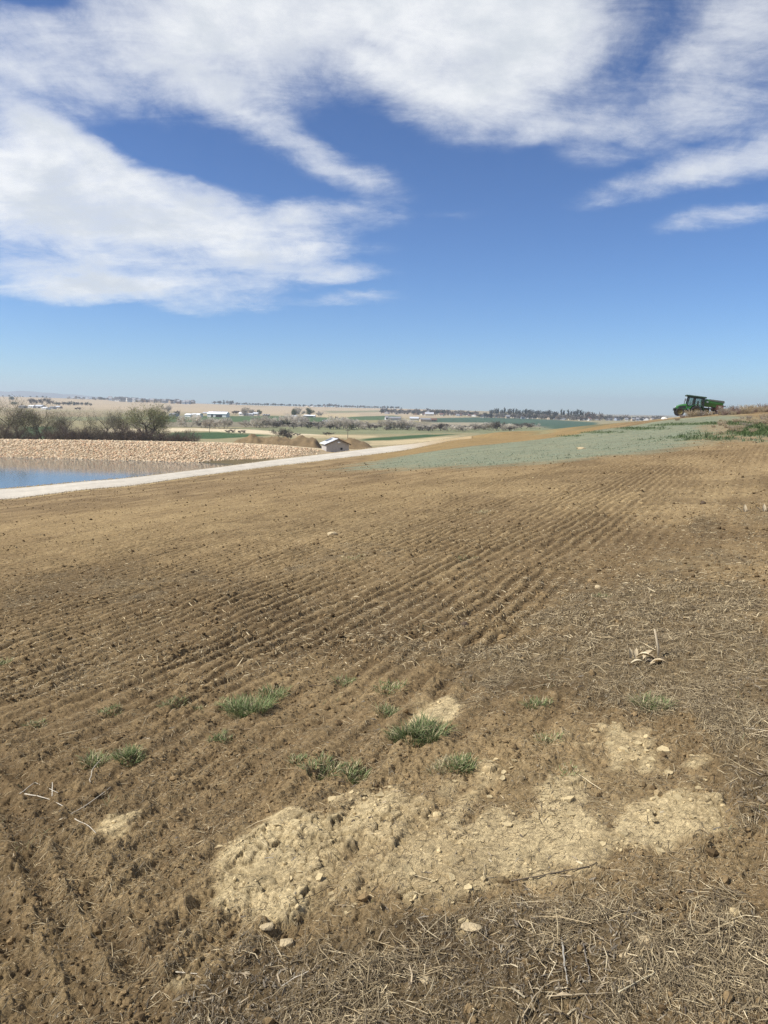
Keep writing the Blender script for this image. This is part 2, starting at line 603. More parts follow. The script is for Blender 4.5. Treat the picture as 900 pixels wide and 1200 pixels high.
def mat(name, col, rough=0.85, var=0.12, scale=8.0, metal=0.0, spec=0.3, bump=0.0, bscale=40.0, trans=0.0, coat=0.0):
    """plain surface: base colour broken up by two scales of noise"""
    m_ = bpy.data.materials.new(name); m_.use_nodes = True
    t = m_.node_tree; t.nodes.clear(); g = G(t)
    b = g.n('ShaderNodeBsdfPrincipled'); o = g.n('ShaderNodeOutputMaterial')
    t.links.new(b.outputs[0], o.inputs[0])
    co = g.n('ShaderNodeTexCoord').outputs['Object']
    n1 = g.rng(g.noise(co, scale, 5, 0.6), 0.3, 0.7, typ='LINEAR')
    c0 = tuple(min(1, q * (1 - var)) for q in col) + (1,)
    c1 = tuple(min(1, q * (1 + var)) for q in col) + (1,)
    g.put(b.inputs['Base Color'], g.mix(n1, c0, c1))
    b.inputs['Roughness'].default_value = rough
    b.inputs['Metallic'].default_value = metal
    b.inputs['Specular IOR Level'].default_value = spec
    b.inputs['Transmission Weight'].default_value = trans
    b.inputs['Coat Weight'].default_value = coat
    if bump:
        bp = g.n('ShaderNodeBump'); bp.inputs['Strength'].default_value = bump; bp.inputs['Distance'].default_value = 0.02
        g.put(bp.inputs['Height'], g.noise(co, bscale, 6, 0.65))
        t.links.new(bp.outputs[0], b.inputs['Normal'])
    MATS[name] = m_
    return m_


def attr_mat(name, rough=0.95, spec=0.12, fine=(), bump=(), translucent=0.0):
    """surface whose albedo is stored on the mesh, broken up by finer noise; fine / bump: (scale, amount)"""
    m_ = bpy.data.materials.new(name); m_.use_nodes = True
    t = m_.node_tree; t.nodes.clear(); g = G(t)
    b = g.n('ShaderNodeBsdfPrincipled'); o = g.n('ShaderNodeOutputMaterial')
    a = g.n('ShaderNodeAttribute', attribute_name='albedo')
    co = g.n('ShaderNodeTexCoord').outputs['Object']
    c = a.outputs['Color']
    for sc, am in fine:
        f = g.rng(g.noise(co, sc, 4, 0.6), 0.25, 0.75, 1 - am, 1 + am, 'LINEAR')
        nd = g.n('ShaderNodeVectorMath', operation='SCALE')
        g.put(nd.inputs[0], c); g.put(nd.inputs['Scale'], f)
        c = nd.outputs[0]
    g.put(b.inputs['Base Color'], c)
    b.inputs['Roughness'].default_value = rough
    b.inputs['Specular IOR Level'].default_value = spec
    nrm = None
    for sc, am in bump:
        bp = g.n('ShaderNodeBump'); bp.inputs['Strength'].default_value = 1.0; bp.inputs['Distance'].default_value = am
        g.put(bp.inputs['Height'], g.noise(co, sc, 5, 0.6))
        if nrm is not None: g.put(bp.inputs['Normal'], nrm)
        nrm = bp.outputs[0]
    if nrm is not None: g.put(b.inputs['Normal'], nrm)
    out = b.outputs[0]
    if translucent:
        tr = g.n('ShaderNodeBsdfTranslucent'); g.put(tr.inputs[0], c)
        mx = g.n('ShaderNodeMixShader'); mx.inputs[0].default_value = translucent
        g.put(mx.inputs[1], out); g.put(mx.inputs[2], tr.outputs[0]); out = mx.outputs[0]
    t.links.new(out, o.inputs[0])
    return m_

# ------------------------------------------------------------------ what lies where on the ground
def patch(px, py, rx, ry, wgt=1.0):
    """an oval patch of ground: centre and two half axes on the land"""
    c = ground_at(px, py); a = ground_at(px + rx, py); u = ground_at(px, py - ry); d = ground_at(px, py + ry)
    e1 = ((a - c).x, (a - c).y); e2 = ((u - d).x / 2, (u - d).y / 2)
    det = e1[0] * e2[1] - e1[1] * e2[0]
    return (c.x, c.y, e2[1] / det, -e2[0] / det, -e1[1] / det, e1[0] / det, wgt)


def cover(x, y, patches):
    t = np.zeros(x.shape)
    for cx, cy, a, b, c, d, wg in patches:
        q1 = a * (x - cx) + b * (y - cy); q2 = c * (x - cx) + d * (y - cy)
        t += wg * np.clip(1 - (q1 * q1 + q2 * q2), 0, 1)
    return t


CRUST = [patch(*p) for p in [
    (300, 1035, 62, 62, 1.3), (345, 990, 70, 55, 1.0), (390, 1050, 70, 45, 1.0), (470, 985, 90, 60, 1.0), (440, 935, 70, 45, .75), (520, 1020, 90, 40, .95),
    (560, 960, 70, 55, .75), (640, 985, 90, 48, 1.05), (735, 975, 95, 40, 1.15), (805, 955, 65, 45, .9), (700, 925, 60, 40, .7),
    (690, 862, 40, 22, 1.0), (745, 880, 60, 30, .6), (800, 905, 50, 30, .6), (530, 832, 52, 16, 1.0), (500, 838, 20, 10, .5), (590, 905, 24, 30, .7),
    (560, 1090, 22, 22, .6), (220, 1140, 26, 12, .7), (130, 975, 40, 14, .45), (650, 1110, 30, 26, .5), (870, 1090, 30, 22, .4), (340, 1085, 40, 20, .5), (640, 905, 60, 30, .25), (720, 845, 70, 24, .3), (825, 875, 50, 30, .25), (420, 960, 110, 50, .3)]]
TRANS = [patch(*p) for p in [          # clay trodden and spread around the bare patch
    (550, 985, 380, 120, .9), (330, 1040, 150, 100, .8), (720, 905, 180, 80, .8), (530, 850, 130, 44, .8), (630, 880, 210, 60, .6), (400, 905, 150, 60, .6), (130, 1010, 150, 70, .5), (60, 1130, 110, 90, .45), (230, 1130, 120, 50, .5), (350, 800, 130, 40, .45), (860, 1000, 110, 70, .6)]]
NOROW = [patch(*p) for p in [(870, 600, 190, 90, 1.2), (900, 720, 220, 120, 1.0)]]
THATCH = [patch(*p) for p in [
    (330, 1170, 150, 70, 1.2), (480, 1130, 130, 80, 1.1), (620, 1120, 150, 85, 1.1), (760, 1090, 150, 75, 1.2), (860, 1150, 130, 80, 1.0), (560, 1190, 300, 60, 1.0),
    (700, 720, 130, 55, .8), (820, 700, 130, 80, .9), (800, 780, 170, 55, 1.1), (880, 850, 70, 60, 1.1), (610, 790, 130, 45, .9), (740, 830, 90, 24, .6), (880, 920, 40, 60, .9),
    (500, 770, 120, 30, .5), (160, 680, 170, 22, .55), (390, 655, 110, 18, .5), (400, 870, 90, 26, .35), (110, 850, 80, 30, .3), (880, 610, 90, 26, .5),
    (650, 930, 55, 26, .45), (420, 985, 16, 20, .5), (60, 690, 120, 26, .4)]]
DARK = [patch(*p) for p in [          # damper, freshly worked soil
    (120, 690, 250, 40, .7), (330, 720, 260, 60, .5), (560, 680, 240, 36, .55), (760, 640, 200, 30, .5), (130, 780, 180, 60, .5), (60, 900, 130, 90, .35),
    (400, 740, 200, 40, .3)]]
PALE = [patch(*p) for p in [          # dried out crust of the slope
    (250, 600, 330, 30, .7), (560, 570, 260, 24, .8), (760, 575, 180, 26, .8), (880, 560, 80, 30, .6), (420, 620, 200, 22, .4), (660, 620, 90, 30, .25), (60, 620, 140, 22, .5)]]
# teal-grey mulch sprayed over the upper strip, bare tan subsoil beyond it
TEAL = gpoly([(395, 552), (430, 541), (470, 534), (520, 527), (580, 520), (640, 513.5), (690, 505.5), (740, 499), (790, 491), (838, 487), (874, 486), (872, 492), (862, 505), (842, 519), (800, 526), (740, 533), (660, 540), (560, 546), (480, 550)])
TAN = gpoly([(430, 541), (470, 534), (520, 527), (580, 520), (640, 514), (690, 507)]) + [tuple(stand_at(px, d)[:2]) for px, d in ((722, 122), (735, 150), (700, 200), (620, 230), (540, 230))] + gpoly([(545, 513.5), (500, 519), (430, 534)])
WEEDY = [patch(*p) for p in [(855, 500, 60, 8, 1.0), (890, 495, 50, 6, 1.0), (890, 512, 50, 9, .8)]]
DKGREEN = [patch(*p) for p in [(888, 505, 36, 8, 1.5), (862, 508, 30, 4, .7), (870, 496, 46, 3.5, 1.0), (840, 496, 50, 2.6, .9), (790, 497.5, 50, 2.2, 1.0), (745, 502, 50, 2.0, 1.0), (700, 506.5, 40, 1.8, .95), (665, 511, 30, 1.4, .8),
                                (815, 512, 50, 5, .6), (770, 515, 60, 4, .4), (850, 515, 30, 3, .6), (890, 517, 30, 3, .5), (820, 506, 26, 3, .4)]]
# two wheel ruts of a turning machine in the near corner
RUTS = [[tuple(ground_at(*p)[:2]) for p in r] for r in (
    [(-60, 880), (-10, 915), (22, 960), (50, 1030), (85, 1110), (120, 1190), (150, 1270)],
    [(-20, 870), (40, 925), (75, 985), (110, 1050), (150, 1120), (190, 1200), (215, 1270)],
    [(-100, 900), (-60, 950), (-20, 1020), (20, 1110), (60, 1200), (80, 1270)])]

ROW_D = (0.447, 0.894)
ROW_W = 0.185


def near_zones(x, y):
    z = {}
    nb = fbm(x, y, 1.1, 3, 4)
    nf = fbm(x, y, 5.0, 5, 4, .6)
    s = x * ROW_D[1] - y * ROW_D[0]; al = x * ROW_D[0] + y * ROW_D[1]
    ns = fbm(al * .5, s * 2.2, 2.4, 13, 4, .6)                 # drawn out along the drill rows
    k = .045 * np.clip(y, 1, 20)
    wx = x + k * fbm(x, y, 1.3, 14, 4, .6); wy = y + 1.8 * k * fbm(x, y, 1.3, 15, 4, .6)
    c = cover(wx, wy, CRUST)
    n2 = fbm(x, y, 15.0, 17, 3, .6)
    z['crust'] = ss(.18, 1.15, c * .95 + (nb * .6 + nf * .6 + ns * 1.25 + n2 * .4) * ss(0, .35, c))
    t = cover(wx, wy, THATCH)
    nt = fbm(x, y, 1.9, 9, 5, .65)
    z['thatch'] = ss(.02, 1.1, t + (nt * .9 + ns * .5) * ss(0, .25, t)) * (1 - .8 * z['crust'])
    z['trans'] = ss(.1, 1.0, cover(wx, wy, TRANS) + (nb * .5 + ns * .7) * ss(0, .3, cover(wx, wy, TRANS)))
    z['norow'] = np.clip(cover(x, y, NOROW), 0, 1)
    z['dark'] = np.clip(cover(x, y, DARK), 0, 1)
    z['pale'] = np.clip(cover(x, y, PALE), 0, 1)
    st_ = sd_poly(x, y, TEAL)
    z['teal'] = ss(-2.2, 3.2, st_ + fbm(x, y, .35, 21, 5, .65) * 3.4)
    rut = np.zeros(x.shape)
    for r in RUTS:
        d = np.full(x.shape, 9.0)
        for (ax, ay), (bx, by) in zip(r[:-1], r[1:]):
            ex, ey = bx - ax, by - ay
            tt = np.clip(((x - ax) * ex + (y - ay) * ey) / (ex * ex + ey * ey), 0, 1)
            d = np.minimum(d, np.hypot(x - ax - tt * ex, y - ay - tt * ey))
        rut = np.maximum(rut, np.exp(-(d / .055) ** 2) - .55 * np.exp(-((d - .13) / .06) ** 2))
    z['rut'] = rut
    return z


def field_relief(x, y, z=None, detail=True):
    """height of the worked soil above the smooth land, and a measure of its furrows (-1 .. 1)"""
    z = z or near_zones(x, y)
    d = np.maximum(y, .5)
    s = x * ROW_D[1] - y * ROW_D[0]
    along = x * ROW_D[0] + y * ROW_D[1]
    s = s + .040 * vn(along, s, .9, 31) + .06 * vn(along, s, .22, 32) + .030 * vn(along, s * 2, 2.7, 33) + .018 * vn(along, s * 2, 7.0, 34)
    row = np.cos(2 * math.pi * s / ROW_W)
    row = np.sign(row) * np.abs(row) ** .8
    patchy = np.clip(.75 + .7 * fbm(along * .5, s * 1.6, 1.0, 36, 5, .6), .1, 1.2)
    rowamp = .026 * (1 - .38 * ss(6.0, 3.5, d)) * patchy * (1 - ss(26, 44, d)) * (1 - .75 * z['norow']) * (1 - .8 * z['thatch']) * (1 - .55 * z['crust']) * (1 - .9 * z['teal'])
    rowamp = rowamp * np.where(np.abs(z['rut']) > .05, .35, 1)
    h = rowamp * row
    h = h + .05 * fbm(x, y, .55, 41, 3) * (1 - ss(20, 40, d)) + .014 * vn(x, y, 3.1, 43)
    rough = (1 - .62 * z['crust']) * (.45 + .75 * ss(-.35, .45, fbm(x, y, 1.7, 49, 4, .6))) * (1 - .22 * ss(4, 8, d))
    h = h - .030 * z['rut'] * (.75 + .55 * nz(x, y, 3, 44) + .35 * nz(x, y, 9, 45))
    h = h + .010 * z['crust'] + .012 * z['thatch']
    if detail:
        h = h + rough * (.020 * fbm(x, y, 8.0, 51, 3, .6)) * (1 - ss(25, 55, d))
        b = np.abs(vn(x, y, 21, 55)); b2 = np.abs(vn(x * .8 + y * .6, y * .8 - x * .6, 47, 56))
        h = h - rough * (1 - .42 * ss(4.6, 2.6, d)) * (.015 * (b - .35) + .011 * (b2 - .35)) * (1 - ss(26, 55, d)) * (1 - .35 * ss(3.5, 6, d))
        h = h + (.3 + .7 * rough) * (.0060 * vn(x, y, 85, 58) + .0030 * vn(x, y, 170, 59)) * (1 - ss(5, 12, d))
        # clods turned up by the drill
        for f, amp, lim, sd_ in ((11.0, .55, .45, 61), (24.0, .5, .5, 65)):
            f1, f2, rid = worley(x, y, f, sd_)
            r = np.clip((rid - lim) / (1 - lim), 0, 1) * .42
            dome = np.sqrt(np.clip(r * r - f1 * f1, 0, None)) / f
            h = h + amp * dome * rough * (1 - ss(12, 30, d)) * (1 - .6 * z['thatch'])
        # broken plates on the bare clay
        brk = ss(-.05, .35, fbm(x, y, 2.4, 75, 3))
        wx, wy = x + .012 * vn(x, y, 26, 70), y + .012 * vn(x, y, 26, 71)
        f1, f2, rid = worley(wx, wy, 17.0, 72)
        gap = ss(.13, .02, f2 - f1)
        f1b, f2b, ridb = worley(wx, wy, 41.0, 77)
        gapb = ss(.16, .03, f2b - f1b)
        big = rid > .35
        plate = np.where(big, (rid - .35) * .034, (ridb - .5) * .014) - (.013 * gap + .006 * gapb * ~big)
        h = h + z['crust'] * brk * plate
        z['crack'] = z['crust'] * brk * np.maximum(gap, .7 * gapb * ~big)
    return h, row * np.clip(rowamp / .026, 0, 1)


def nz(x, y, f, s):
    return vn(x, y, f, s)


def field_z(x, y):
    x = np.asarray(x, float); y = np.asarray(y, float)
    return terrain(x, y) + field_relief(x, y)[0] * (1 - ss(45, 62, y))


C_SOIL = np.array((.226, .158, .081))
C_DARK = np.array((.118, .080, .042))
C_PALE = np.array((.316, .230, .119))
C_CRUST = np.array((.600, .478, .268))
C_THATCH = np.array((.165, .124, .070))
C_TEAL = np.array((.190, .215, .148))
C_TAN = np.array((.250, .175, .080))


def soil_colour(x, y, z, row=None, h=None):
    c = np.broadcast_to(C_SOIL, x.shape + (3,)).astype(np.float64).copy()

    def put(col, m):
        m = np.clip(m, 0, 1)[..., None]
        c[:] = c * (1 - m) + np.asarray(col) * m
    n1 = fbm(x, y, .8, 81, 5, .6)
    s = x * ROW_D[1] - y * ROW_D[0]; al = x * ROW_D[0] + y * ROW_D[1]
    streak = fbm(al * .10, s * 1.8, 1.0, 85, 5, .7)            # drill passes
    put(C_PALE, z['pale'] * .75 + .3 * n1 + .55 * streak * ss(6, 16, y))
    put(C_DARK, z['dark'] * (.95 + .6 * n1) + .7 * np.clip(-streak, 0, 1) * ss(6, 14, y))
    put(C_DARK * .8, ss(.2, .6, fbm(x, y, 3.3, 88, 4, .65)) * .35)
    blot = fbm(x, y * .6, .45, 89, 5, .65)
    put(C_DARK, ss(.0, .45, blot) * .55 * ss(3, 7, y))
    put(C_PALE * 1.06, ss(.05, .5, -blot) * .55 * ss(3, 7, y))
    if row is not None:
        put(C_DARK, np.clip(-row, 0, 1) * .45)                 # darker towards the bottoms of the furrows
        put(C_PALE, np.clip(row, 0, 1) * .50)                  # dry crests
    put(C_PALE * 1.1, z['trans'] * .62)
    put(C_DARK, np.clip(z['rut'], 0, 1) * .5)
    put(C_PALE * 1.05, np.clip(-z['rut'] * 2.2, 0, 1) * .7)
    put(C_THATCH, z['thatch'] * .7)
    put(C_DARK * .8, z['thatch'] * .75 * ss(.02, .45, fbm(x, y, 1.6, 99, 4, .6)))
    put(C_CRUST, z['crust'] * (.62 + .45 * fbm(x, y, 2.2, 90, 5, .65) + .35 * fbm(al * .6, s * 2.5, 2.0, 94, 3)))
    put(C_CRUST * 1.06, z['crust'] * .45 * ss(.1, .5, fbm(x, y, 4.5, 97, 4, .6)))
    if 'crack' in z:
        put(C_DARK, z['crack'] * .55)                          # loose earth washed into the cracks
    put(C_TEAL, z['teal'] * (.82 + .25 * fbm(x, y, 1.2, 92, 5, .65)))
    return c


def upper_cols(x, y, c):
    """colours of the strips past the mulch: bare tan soil, dark green weeds, dry weeds"""
    n = fbm(x, y, .25, 101, 4, .6)
    n2 = fbm(x, y, 1.3, 103, 4, .6)

    def put(col, m):
        m = np.clip(m, 0, 1)[..., None]
        c[:] = c * (1 - m) + np.asarray(col) * m
    s = sd_poly(x, y, TAN)
    put(C_TAN * (1 + .12 * n)[..., None], ss(-1.2, 1.2, s + n * 1.5))
    cw_ = cover(x, y, WEEDY)
    put((.25, .195, .115), ss(.1, .7, cw_ + n2 * .5 * ss(0, .2, cw_)) * .8)
    cg_ = cover(x, y, DKGREEN)
    put((.085, .115, .05), ss(.2, .9, cg_ + (n2 * .9 + n * .3) * ss(0, .3, cg_)) * .8)
    return c


# ------------------------------------------------------------------ the field (fine near the camera)
M_SOIL = attr_mat("worked_soil", .97, .06, fine=((7.0, .18), (26.0, .32), (80.0, .34), (260.0, .30)), bump=((150.0, .0065), (600.0, .0018)))
JOIN = 7.0


def field_sheet(y0, y1, ry, us):
    ys = [y0]
    while ys[-1] < y1:
        ys.append(min(y1, ys[-1] * (1 + ry)))
    YY, UU = np.meshgrid(np.array(ys), us, indexing='ij')
    XX = UU * (YY + 1.4)
    zn = near_zones(XX, YY)
    rel, rowv = field_relief(XX, YY, zn)
    ZZ = terrain(XX, YY) + rel * (1 - ss(45, 62, YY))
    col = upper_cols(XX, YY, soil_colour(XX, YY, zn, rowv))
    ny_, nx_ = XX.shape
    idx = np.arange(ny_ * nx_).reshape(ny_, nx_)
    quads = np.stack([idx[:-1, :-1], idx[:-1, 1:], idx[1:, 1:], idx[1:, :-1]], -1).reshape(-1, 4)
    return np.stack([XX, YY, ZZ], -1).reshape(-1, 3), quads, col.reshape(-1, 3)


# the near soil is meshed finer; both sheets share the row y = JOIN (the finer one has every second point of the coarser)
def bearings(half, n, outer):
    inner = np.linspace(-half, half, n)
    out, st = [half], inner[1] - inner[0]
    while out[-1] < outer:
        st *= 1.06
        out.append(out[-1] + min(st, .03))
    out = np.array(out[1:])
    return np.concatenate([-out[::-1], inner, out])


u_far = bearings(.63, 631, 2.0)
u_near = bearings(.60, 901, 2.0)
Va, Fa, Ca = field_sheet(.45, JOIN, .0021, u_near)
Vb, Fb, Cb = field_sheet(JOIN - .02, 62.0, .0030, u_far)
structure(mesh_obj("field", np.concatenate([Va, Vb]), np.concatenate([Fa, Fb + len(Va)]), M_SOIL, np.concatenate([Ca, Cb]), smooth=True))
del Va, Vb, Fa, Fb, Ca, Cb

# ------------------------------------------------------------------ the rest of the land
_y = [56.0]
while _y[-1] < 9300:
    r_ = .0046 if _y[-1] < 330 else .0085
    _y.append(_y[-1] * (1 + r_))
_y = np.array(_y)
_uu = np.concatenate([np.arange(-1.35, -.62, .012), np.arange(-.62, .62, .0017), np.arange(.62, 1.36, .012)])
YY, UU = np.meshgrid(_y, _uu, indexing='ij')
XX = UU * YY
ZZ = terrain(XX, YY)
xf, yf = XX.ravel(), YY.ravel()
LK = np.exp(np.concatenate([knots_at(u_)[0] for u_ in np.array_split(UU.ravel(), 12)]))
D3, D4, D5, D6, D7, D8, D9 = (LK[:, k] for k in range(3, 10))
del LK
zn = near_zones(xf, yf)
c = soil_colour(xf, yf, zn)
infield = ss(3, -3, yf - D3)
# verge and banks
C_VERGE = np.array((.40, .300, .150)); C_VALLEY = np.array((.27, .235, .135)); C_HAY = np.array((.43, .345, .20))


def put(col, m):
    m = np.clip(m, 0, 1)[:, None]
    c[:] = c * (1 - m) + np.asarray(col) * m


n_lo = fbm(xf, yf, .012, 201, 4, .55)
n_mid = fbm(xf, yf, .07, 205, 4, .6)
n_hi = fbm(xf, yf, .4, 209, 4, .6)
put(C_VERGE, ss(-5, -2, yf - D3 + n_hi * 1.5) * ss(.13, .09, UU.ravel()) * .85)
put(C_VERGE * .95, ss(0, 2, yf - D4))
put((.12, .10, .055), ss(2, 5, yf - D4) * ss(.0, -.12, UU.ravel()) * ss(3, -3, yf - D6))          # wet pond bed
put((.33, .26, .17), ss(-1, 2, yf - D6) * ss(.05, -.1, UU.ravel()))
put((.13, .105, .06), ss(-4, -1, yf - D6) * ss(5.5, 2.5, yf - D6) * ss(-.32, -.24, UU.ravel()) * ss(-.13, -.16, UU.ravel()))
put((.46, .38, .24), ss(-1.0, .5, yf - D7))
val = ss(0, 6, yf - D8)
put(C_VALLEY, val * ss(.22, .16, UU.ravel()))
put(C_VALLEY, ss(8, 30, yf - D5) * ss(.16, .22, UU.ravel()))
c = upper_cols(xf, yf, c)
far_m = ss(-6, 6, yf - (D9 + 5))
# rising ground: stubble and fallow
put((.42, .335, .225), far_m * ss(900, 1250, yf + 120 * n_lo) * ss(.16, .02, UU.ravel()))
put((.34, .275, .18), far_m * ss(900, 1250, yf) * ss(.15, .6, fbm(xf, yf * .35, .006, 215, 4) + .15) * .6)


def zone(pts, col, soft=4.0, amt=1.0, tex=.18):
    """one field of the valley, drawn from its corners"""
    P = gpoly(pts)
    xs = [p[0] for p in P]; ys = [p[1] for p in P]
    box = (xf > min(xs) - 60) & (xf < max(xs) + 60) & (yf > min(ys) - 60) & (yf < max(ys) + 60)
    i = np.nonzero(box)[0]
    if not len(i):
        return
    m = ss(-soft, soft, sd_poly(xf[i], yf[i], P) + soft * .8 * n_mid[i]) * amt
    col = np.asarray(col)[None, :] * (1 + tex * n_mid[i] + tex * .6 * n_lo[i])[:, None]
    c[i] = c[i] * (1 - m[:, None]) + col * m[:, None]


GREEN = (.085, .125, .058); DGREEN = (.055, .095, .042); OLIVE = (.20, .205, .115); BLUEG = (.065, .105, .072)
HAY = (.46, .37, .22); TRACK = (.55, .46, .31); GREY = (.20, .175, .125)
# olive pasture in the middle distance
zone([(250, 503), (330, 500), (440, 499), (560, 499), (640, 501), (640, 508), (560, 507), (470, 508.5), (380, 509), (250, 510)], OLIVE, 5)
zone([(300, 497), (460, 495), (590, 494), (640, 497), (640, 501), (440, 499), (330, 500)], GREY, 4, .9)
zone([(150, 494.5), (300, 494), (420, 494), (420, 500), (150, 501)], GREY, 4, .85)
# irrigated greens
zone([(180, 487), (240, 487.5), (330, 487.5), (400, 490), (400, 494), (330, 494.5), (200, 494.5), (180, 493)], GREEN, 5)
zone([(60, 489), (190, 488), (190, 492), (60, 493)], OLIVE, 5, .8)
zone([(408, 488.5), (460, 487), (470, 488), (462, 492), (405, 492.5)], GREEN, 4)
zone([(380, 481.5), (462, 480.5), (440, 483), (385, 484)], OLIVE, 8, .8)
zone([(505, 490), (560, 489), (640, 491.5), (700, 495), (700, 499), (640, 500), (560, 496), (505, 495)], BLUEG, 6)
zone([(505, 495), (560, 495), (610, 497.5), (610, 500), (505, 499)], (.31, .27, .19), 4, .9)
# pale farm tracks and bare ground
zone([(196, 501.5), (245, 502), (300, 503.5), (350, 508), (400, 511), (330, 510), (290, 507.5), (240, 505), (196, 504.5)], TRACK, 2)
zone([(200, 506.5), (255, 507), (318, 510.5), (250, 514.5), (190, 514)], DGREEN, 2.5)
zone([(345, 510), (400, 509.5), (445, 511), (430, 514), (345, 513.5)], HAY, 2.5, .8)
zone([(425, 514), (450, 512.5), (500, 509.2), (538, 508.6), (500, 512.5), (460, 515.5), (425, 516.5)], DGREEN, 2.2)
zone([(430, 517), (470, 516), (520, 512), (545, 510), (520, 515), (470, 521), (430, 522)], HAY, 2, .9)
zone([(20, 500), (70, 500), (70, 514), (20, 514)], DGREEN, 5, .9)
zone([(110, 503), (190, 502), (240, 503), (200, 507), (110, 507)], TRACK, 3, .8)
zone([(120, 507), (190, 507), (190, 515), (120, 515)], DGREEN, 4, .6)
zone([(0, 481), (60, 482), (120, 483), (120, 488), (0, 488)], (.30, .235, .15), 8, .7)
zone([(330, 486), (420, 484.5), (420, 488), (395, 489.5), (335, 487)], HAY, 6, .7)
rel, _ = field_relief(xf, yf, zn, detail=False)
ZZ = ZZ + (rel * 0).reshape(ZZ.shape)
rough = (.10 * n_hi + .16 * n_mid) * ss(2, 12, yf - D8)
rough += infield * (.035 * n_hi + .02 * vn(xf, yf, 1.3, 221)) * ss(62, 75, yf)
ZZ = ZZ + rough.reshape(ZZ.shape)
ZZ = ZZ - (.35 * ss(61.5, 58, YY) * infield.reshape(YY.shape))
ny_, nx_ = XX.shape
idx = np.arange(ny_ * nx_).reshape(ny_, nx_)
quads = np.stack([idx[:-1, :-1], idx[:-1, 1:], idx[1:, 1:], idx[1:, :-1]], -1).reshape(-1, 4)
M_LAND = attr_mat("valley_land", .97, .05, fine=((.35, .16), (2.5, .22)), bump=((1.2, .12),))
structure(mesh_obj("ground", np.stack([XX, YY, ZZ], -1).reshape(-1, 3), quads, M_LAND, c, smooth=True))
# land beside and behind the camera, below the worked sheets
_y = np.array([-60., -30, -12, -4, -1, .3, 2, 5, 10, 18, 28, 40, 52, 60, 66])
_w = np.linspace(-1, 1, 61)
V = []
for yy in _y:
    for ww in _w:
        xx = ww * (70 + abs(yy) * .9)
        inner = yy > -3 and abs(xx) < 2.3 * (yy + 1.4) + 4
        V.append((xx, yy, float(terrain(np.array([xx]), np.array([max(yy, .3)]))[0]) - (.30 if inner or yy > 50 else .08) + (-.044 * min(yy - .3, 0))))
n_ = len(_w)
Q = [(a * n_ + b, a * n_ + b + 1, (a + 1) * n_ + b + 1, (a + 1) * n_ + b) for a in range(len(_y) - 1) for b in range(n_ - 1)]
structure(mesh_obj("field_margin", V, Q, mat("margin_soil", (.24, .165, .08), .97, .25, .7, bump=.6, bscale=6), smooth=True))

# ------------------------------------------------------------------ gravel track
us = np.concatenate([np.linspace(-1.0, -.55, 24), np.linspace(-.54, .112, 120)])
d3, d4 = edge_d(us, 3), edge_d(us, 4)
wob = .7 * vn(us, us * 0, 30, 301) + .5 * vn(us, us * 0, 140, 302)
V, colr = [], []
NC = 9
for k in range(len(us)):
    for j in range(NC):
        f = j / (NC - 1)
        d = lerp(d3[k] - 1.0 + wob[k] * .5, d4[k] + .1, f)
        V.append((us[k] * d, d, 0))
V = np.array(V)
ff = np.tile(np.linspace(0, 1, NC), len(us))
V[:, 2] = terrain(V[:, 0], V[:, 1]) + .05 + .08 * np.sin(np.pi * ff) - np.where((ff == 0) | (ff == 1), .16, 0)
ng = fbm(V[:, 0], V[:, 1], .5, 305, 4, .6)
uu_all = np.repeat(us, NC)
base = np.array((.50, .455, .375))[None, :] * (1 + .10 * ng)[:, None]
wheel = np.exp(-((ff - .33) / .09) ** 2) + np.exp(-((ff - .67) / .09) ** 2)
base = base * (.94 + .13 * wheel)[:, None] * (1 + .10 * fbm(V[:, 0], V[:, 1], 1.6, 309, 3, .6))[:, None]
tanm = ss(.0, .09, uu_all)[:, None]
base = base * (1 - tanm) + np.array((.40, .30, .165)) * tanm
edge = np.maximum(ss(.12, 0, ff), ss(.9, 1, ff) * .5)[:, None] * .6
base = base * (1 - edge) + np.array((.42, .33, .19)) * edge
Q = [(k * NC + j, (k + 1) * NC + j, (k + 1) * NC + j + 1, k * NC + j + 1) for k in range(len(us) - 1) for j in range(NC - 1)]
Q = [q[::-1] for q in Q]
M_ROAD = attr_mat("crushed_gravel", .95, .1, fine=((1.2, .10), (9.0, .16)), bump=((14.0, .03),))
structure(mesh_obj("gravel_track", V, Q, M_ROAD, base, smooth=True))

# ------------------------------------------------------------------ pond
WATER = -8.3
us = np.linspace(-1.0, -.16, 60)
d5, d6 = edge_d(us, 4), edge_d(us, 6)
V = []
for k in range(len(us)):
    for f in np.linspace(0, 1, 8):
        d = lerp(d5[k] + .5, d6[k] + 5, f)
        V.append((us[k] * d, d, WATER))
Q = [(k * 8 + j, k * 8 + j + 1, (k + 1) * 8 + j + 1, (k + 1) * 8 + j)[::-1] for k in range(len(us) - 1) for j in range(7)]
m_ = bpy.data.materials.new("pond_water"); m_.use_nodes = True
t = m_.node_tree; b = t.nodes['Principled BSDF']; g = G(t)
b.inputs['Base Color'].default_value = (.085, .10, .10, 1)
b.inputs['Roughness'].default_value = .06
b.inputs['IOR'].default_value = 1.333
b.inputs['Specular IOR Level'].default_value = .5
co = g.n('ShaderNodeTexCoord').outputs['Object']
mpn = g.n('ShaderNodeMapping'); g.put(mpn.inputs[0], co); mpn.inputs['Scale'].default_value = (1, .8, 1)
bp = g.n('ShaderNodeBump'); bp.inputs['Strength'].default_value = .5; bp.inputs['Distance'].default_value = .010
hn = g.m('ADD', g.noise(mpn.outputs[0], 3.0, 4, .6), g.m('MULTIPLY', g.noise(mpn.outputs[0], .6, 2, .5), 1.2))
g.put(bp.inputs['Height'], hn)
t.links.new(bp.outputs[0], b.inputs['Normal'])
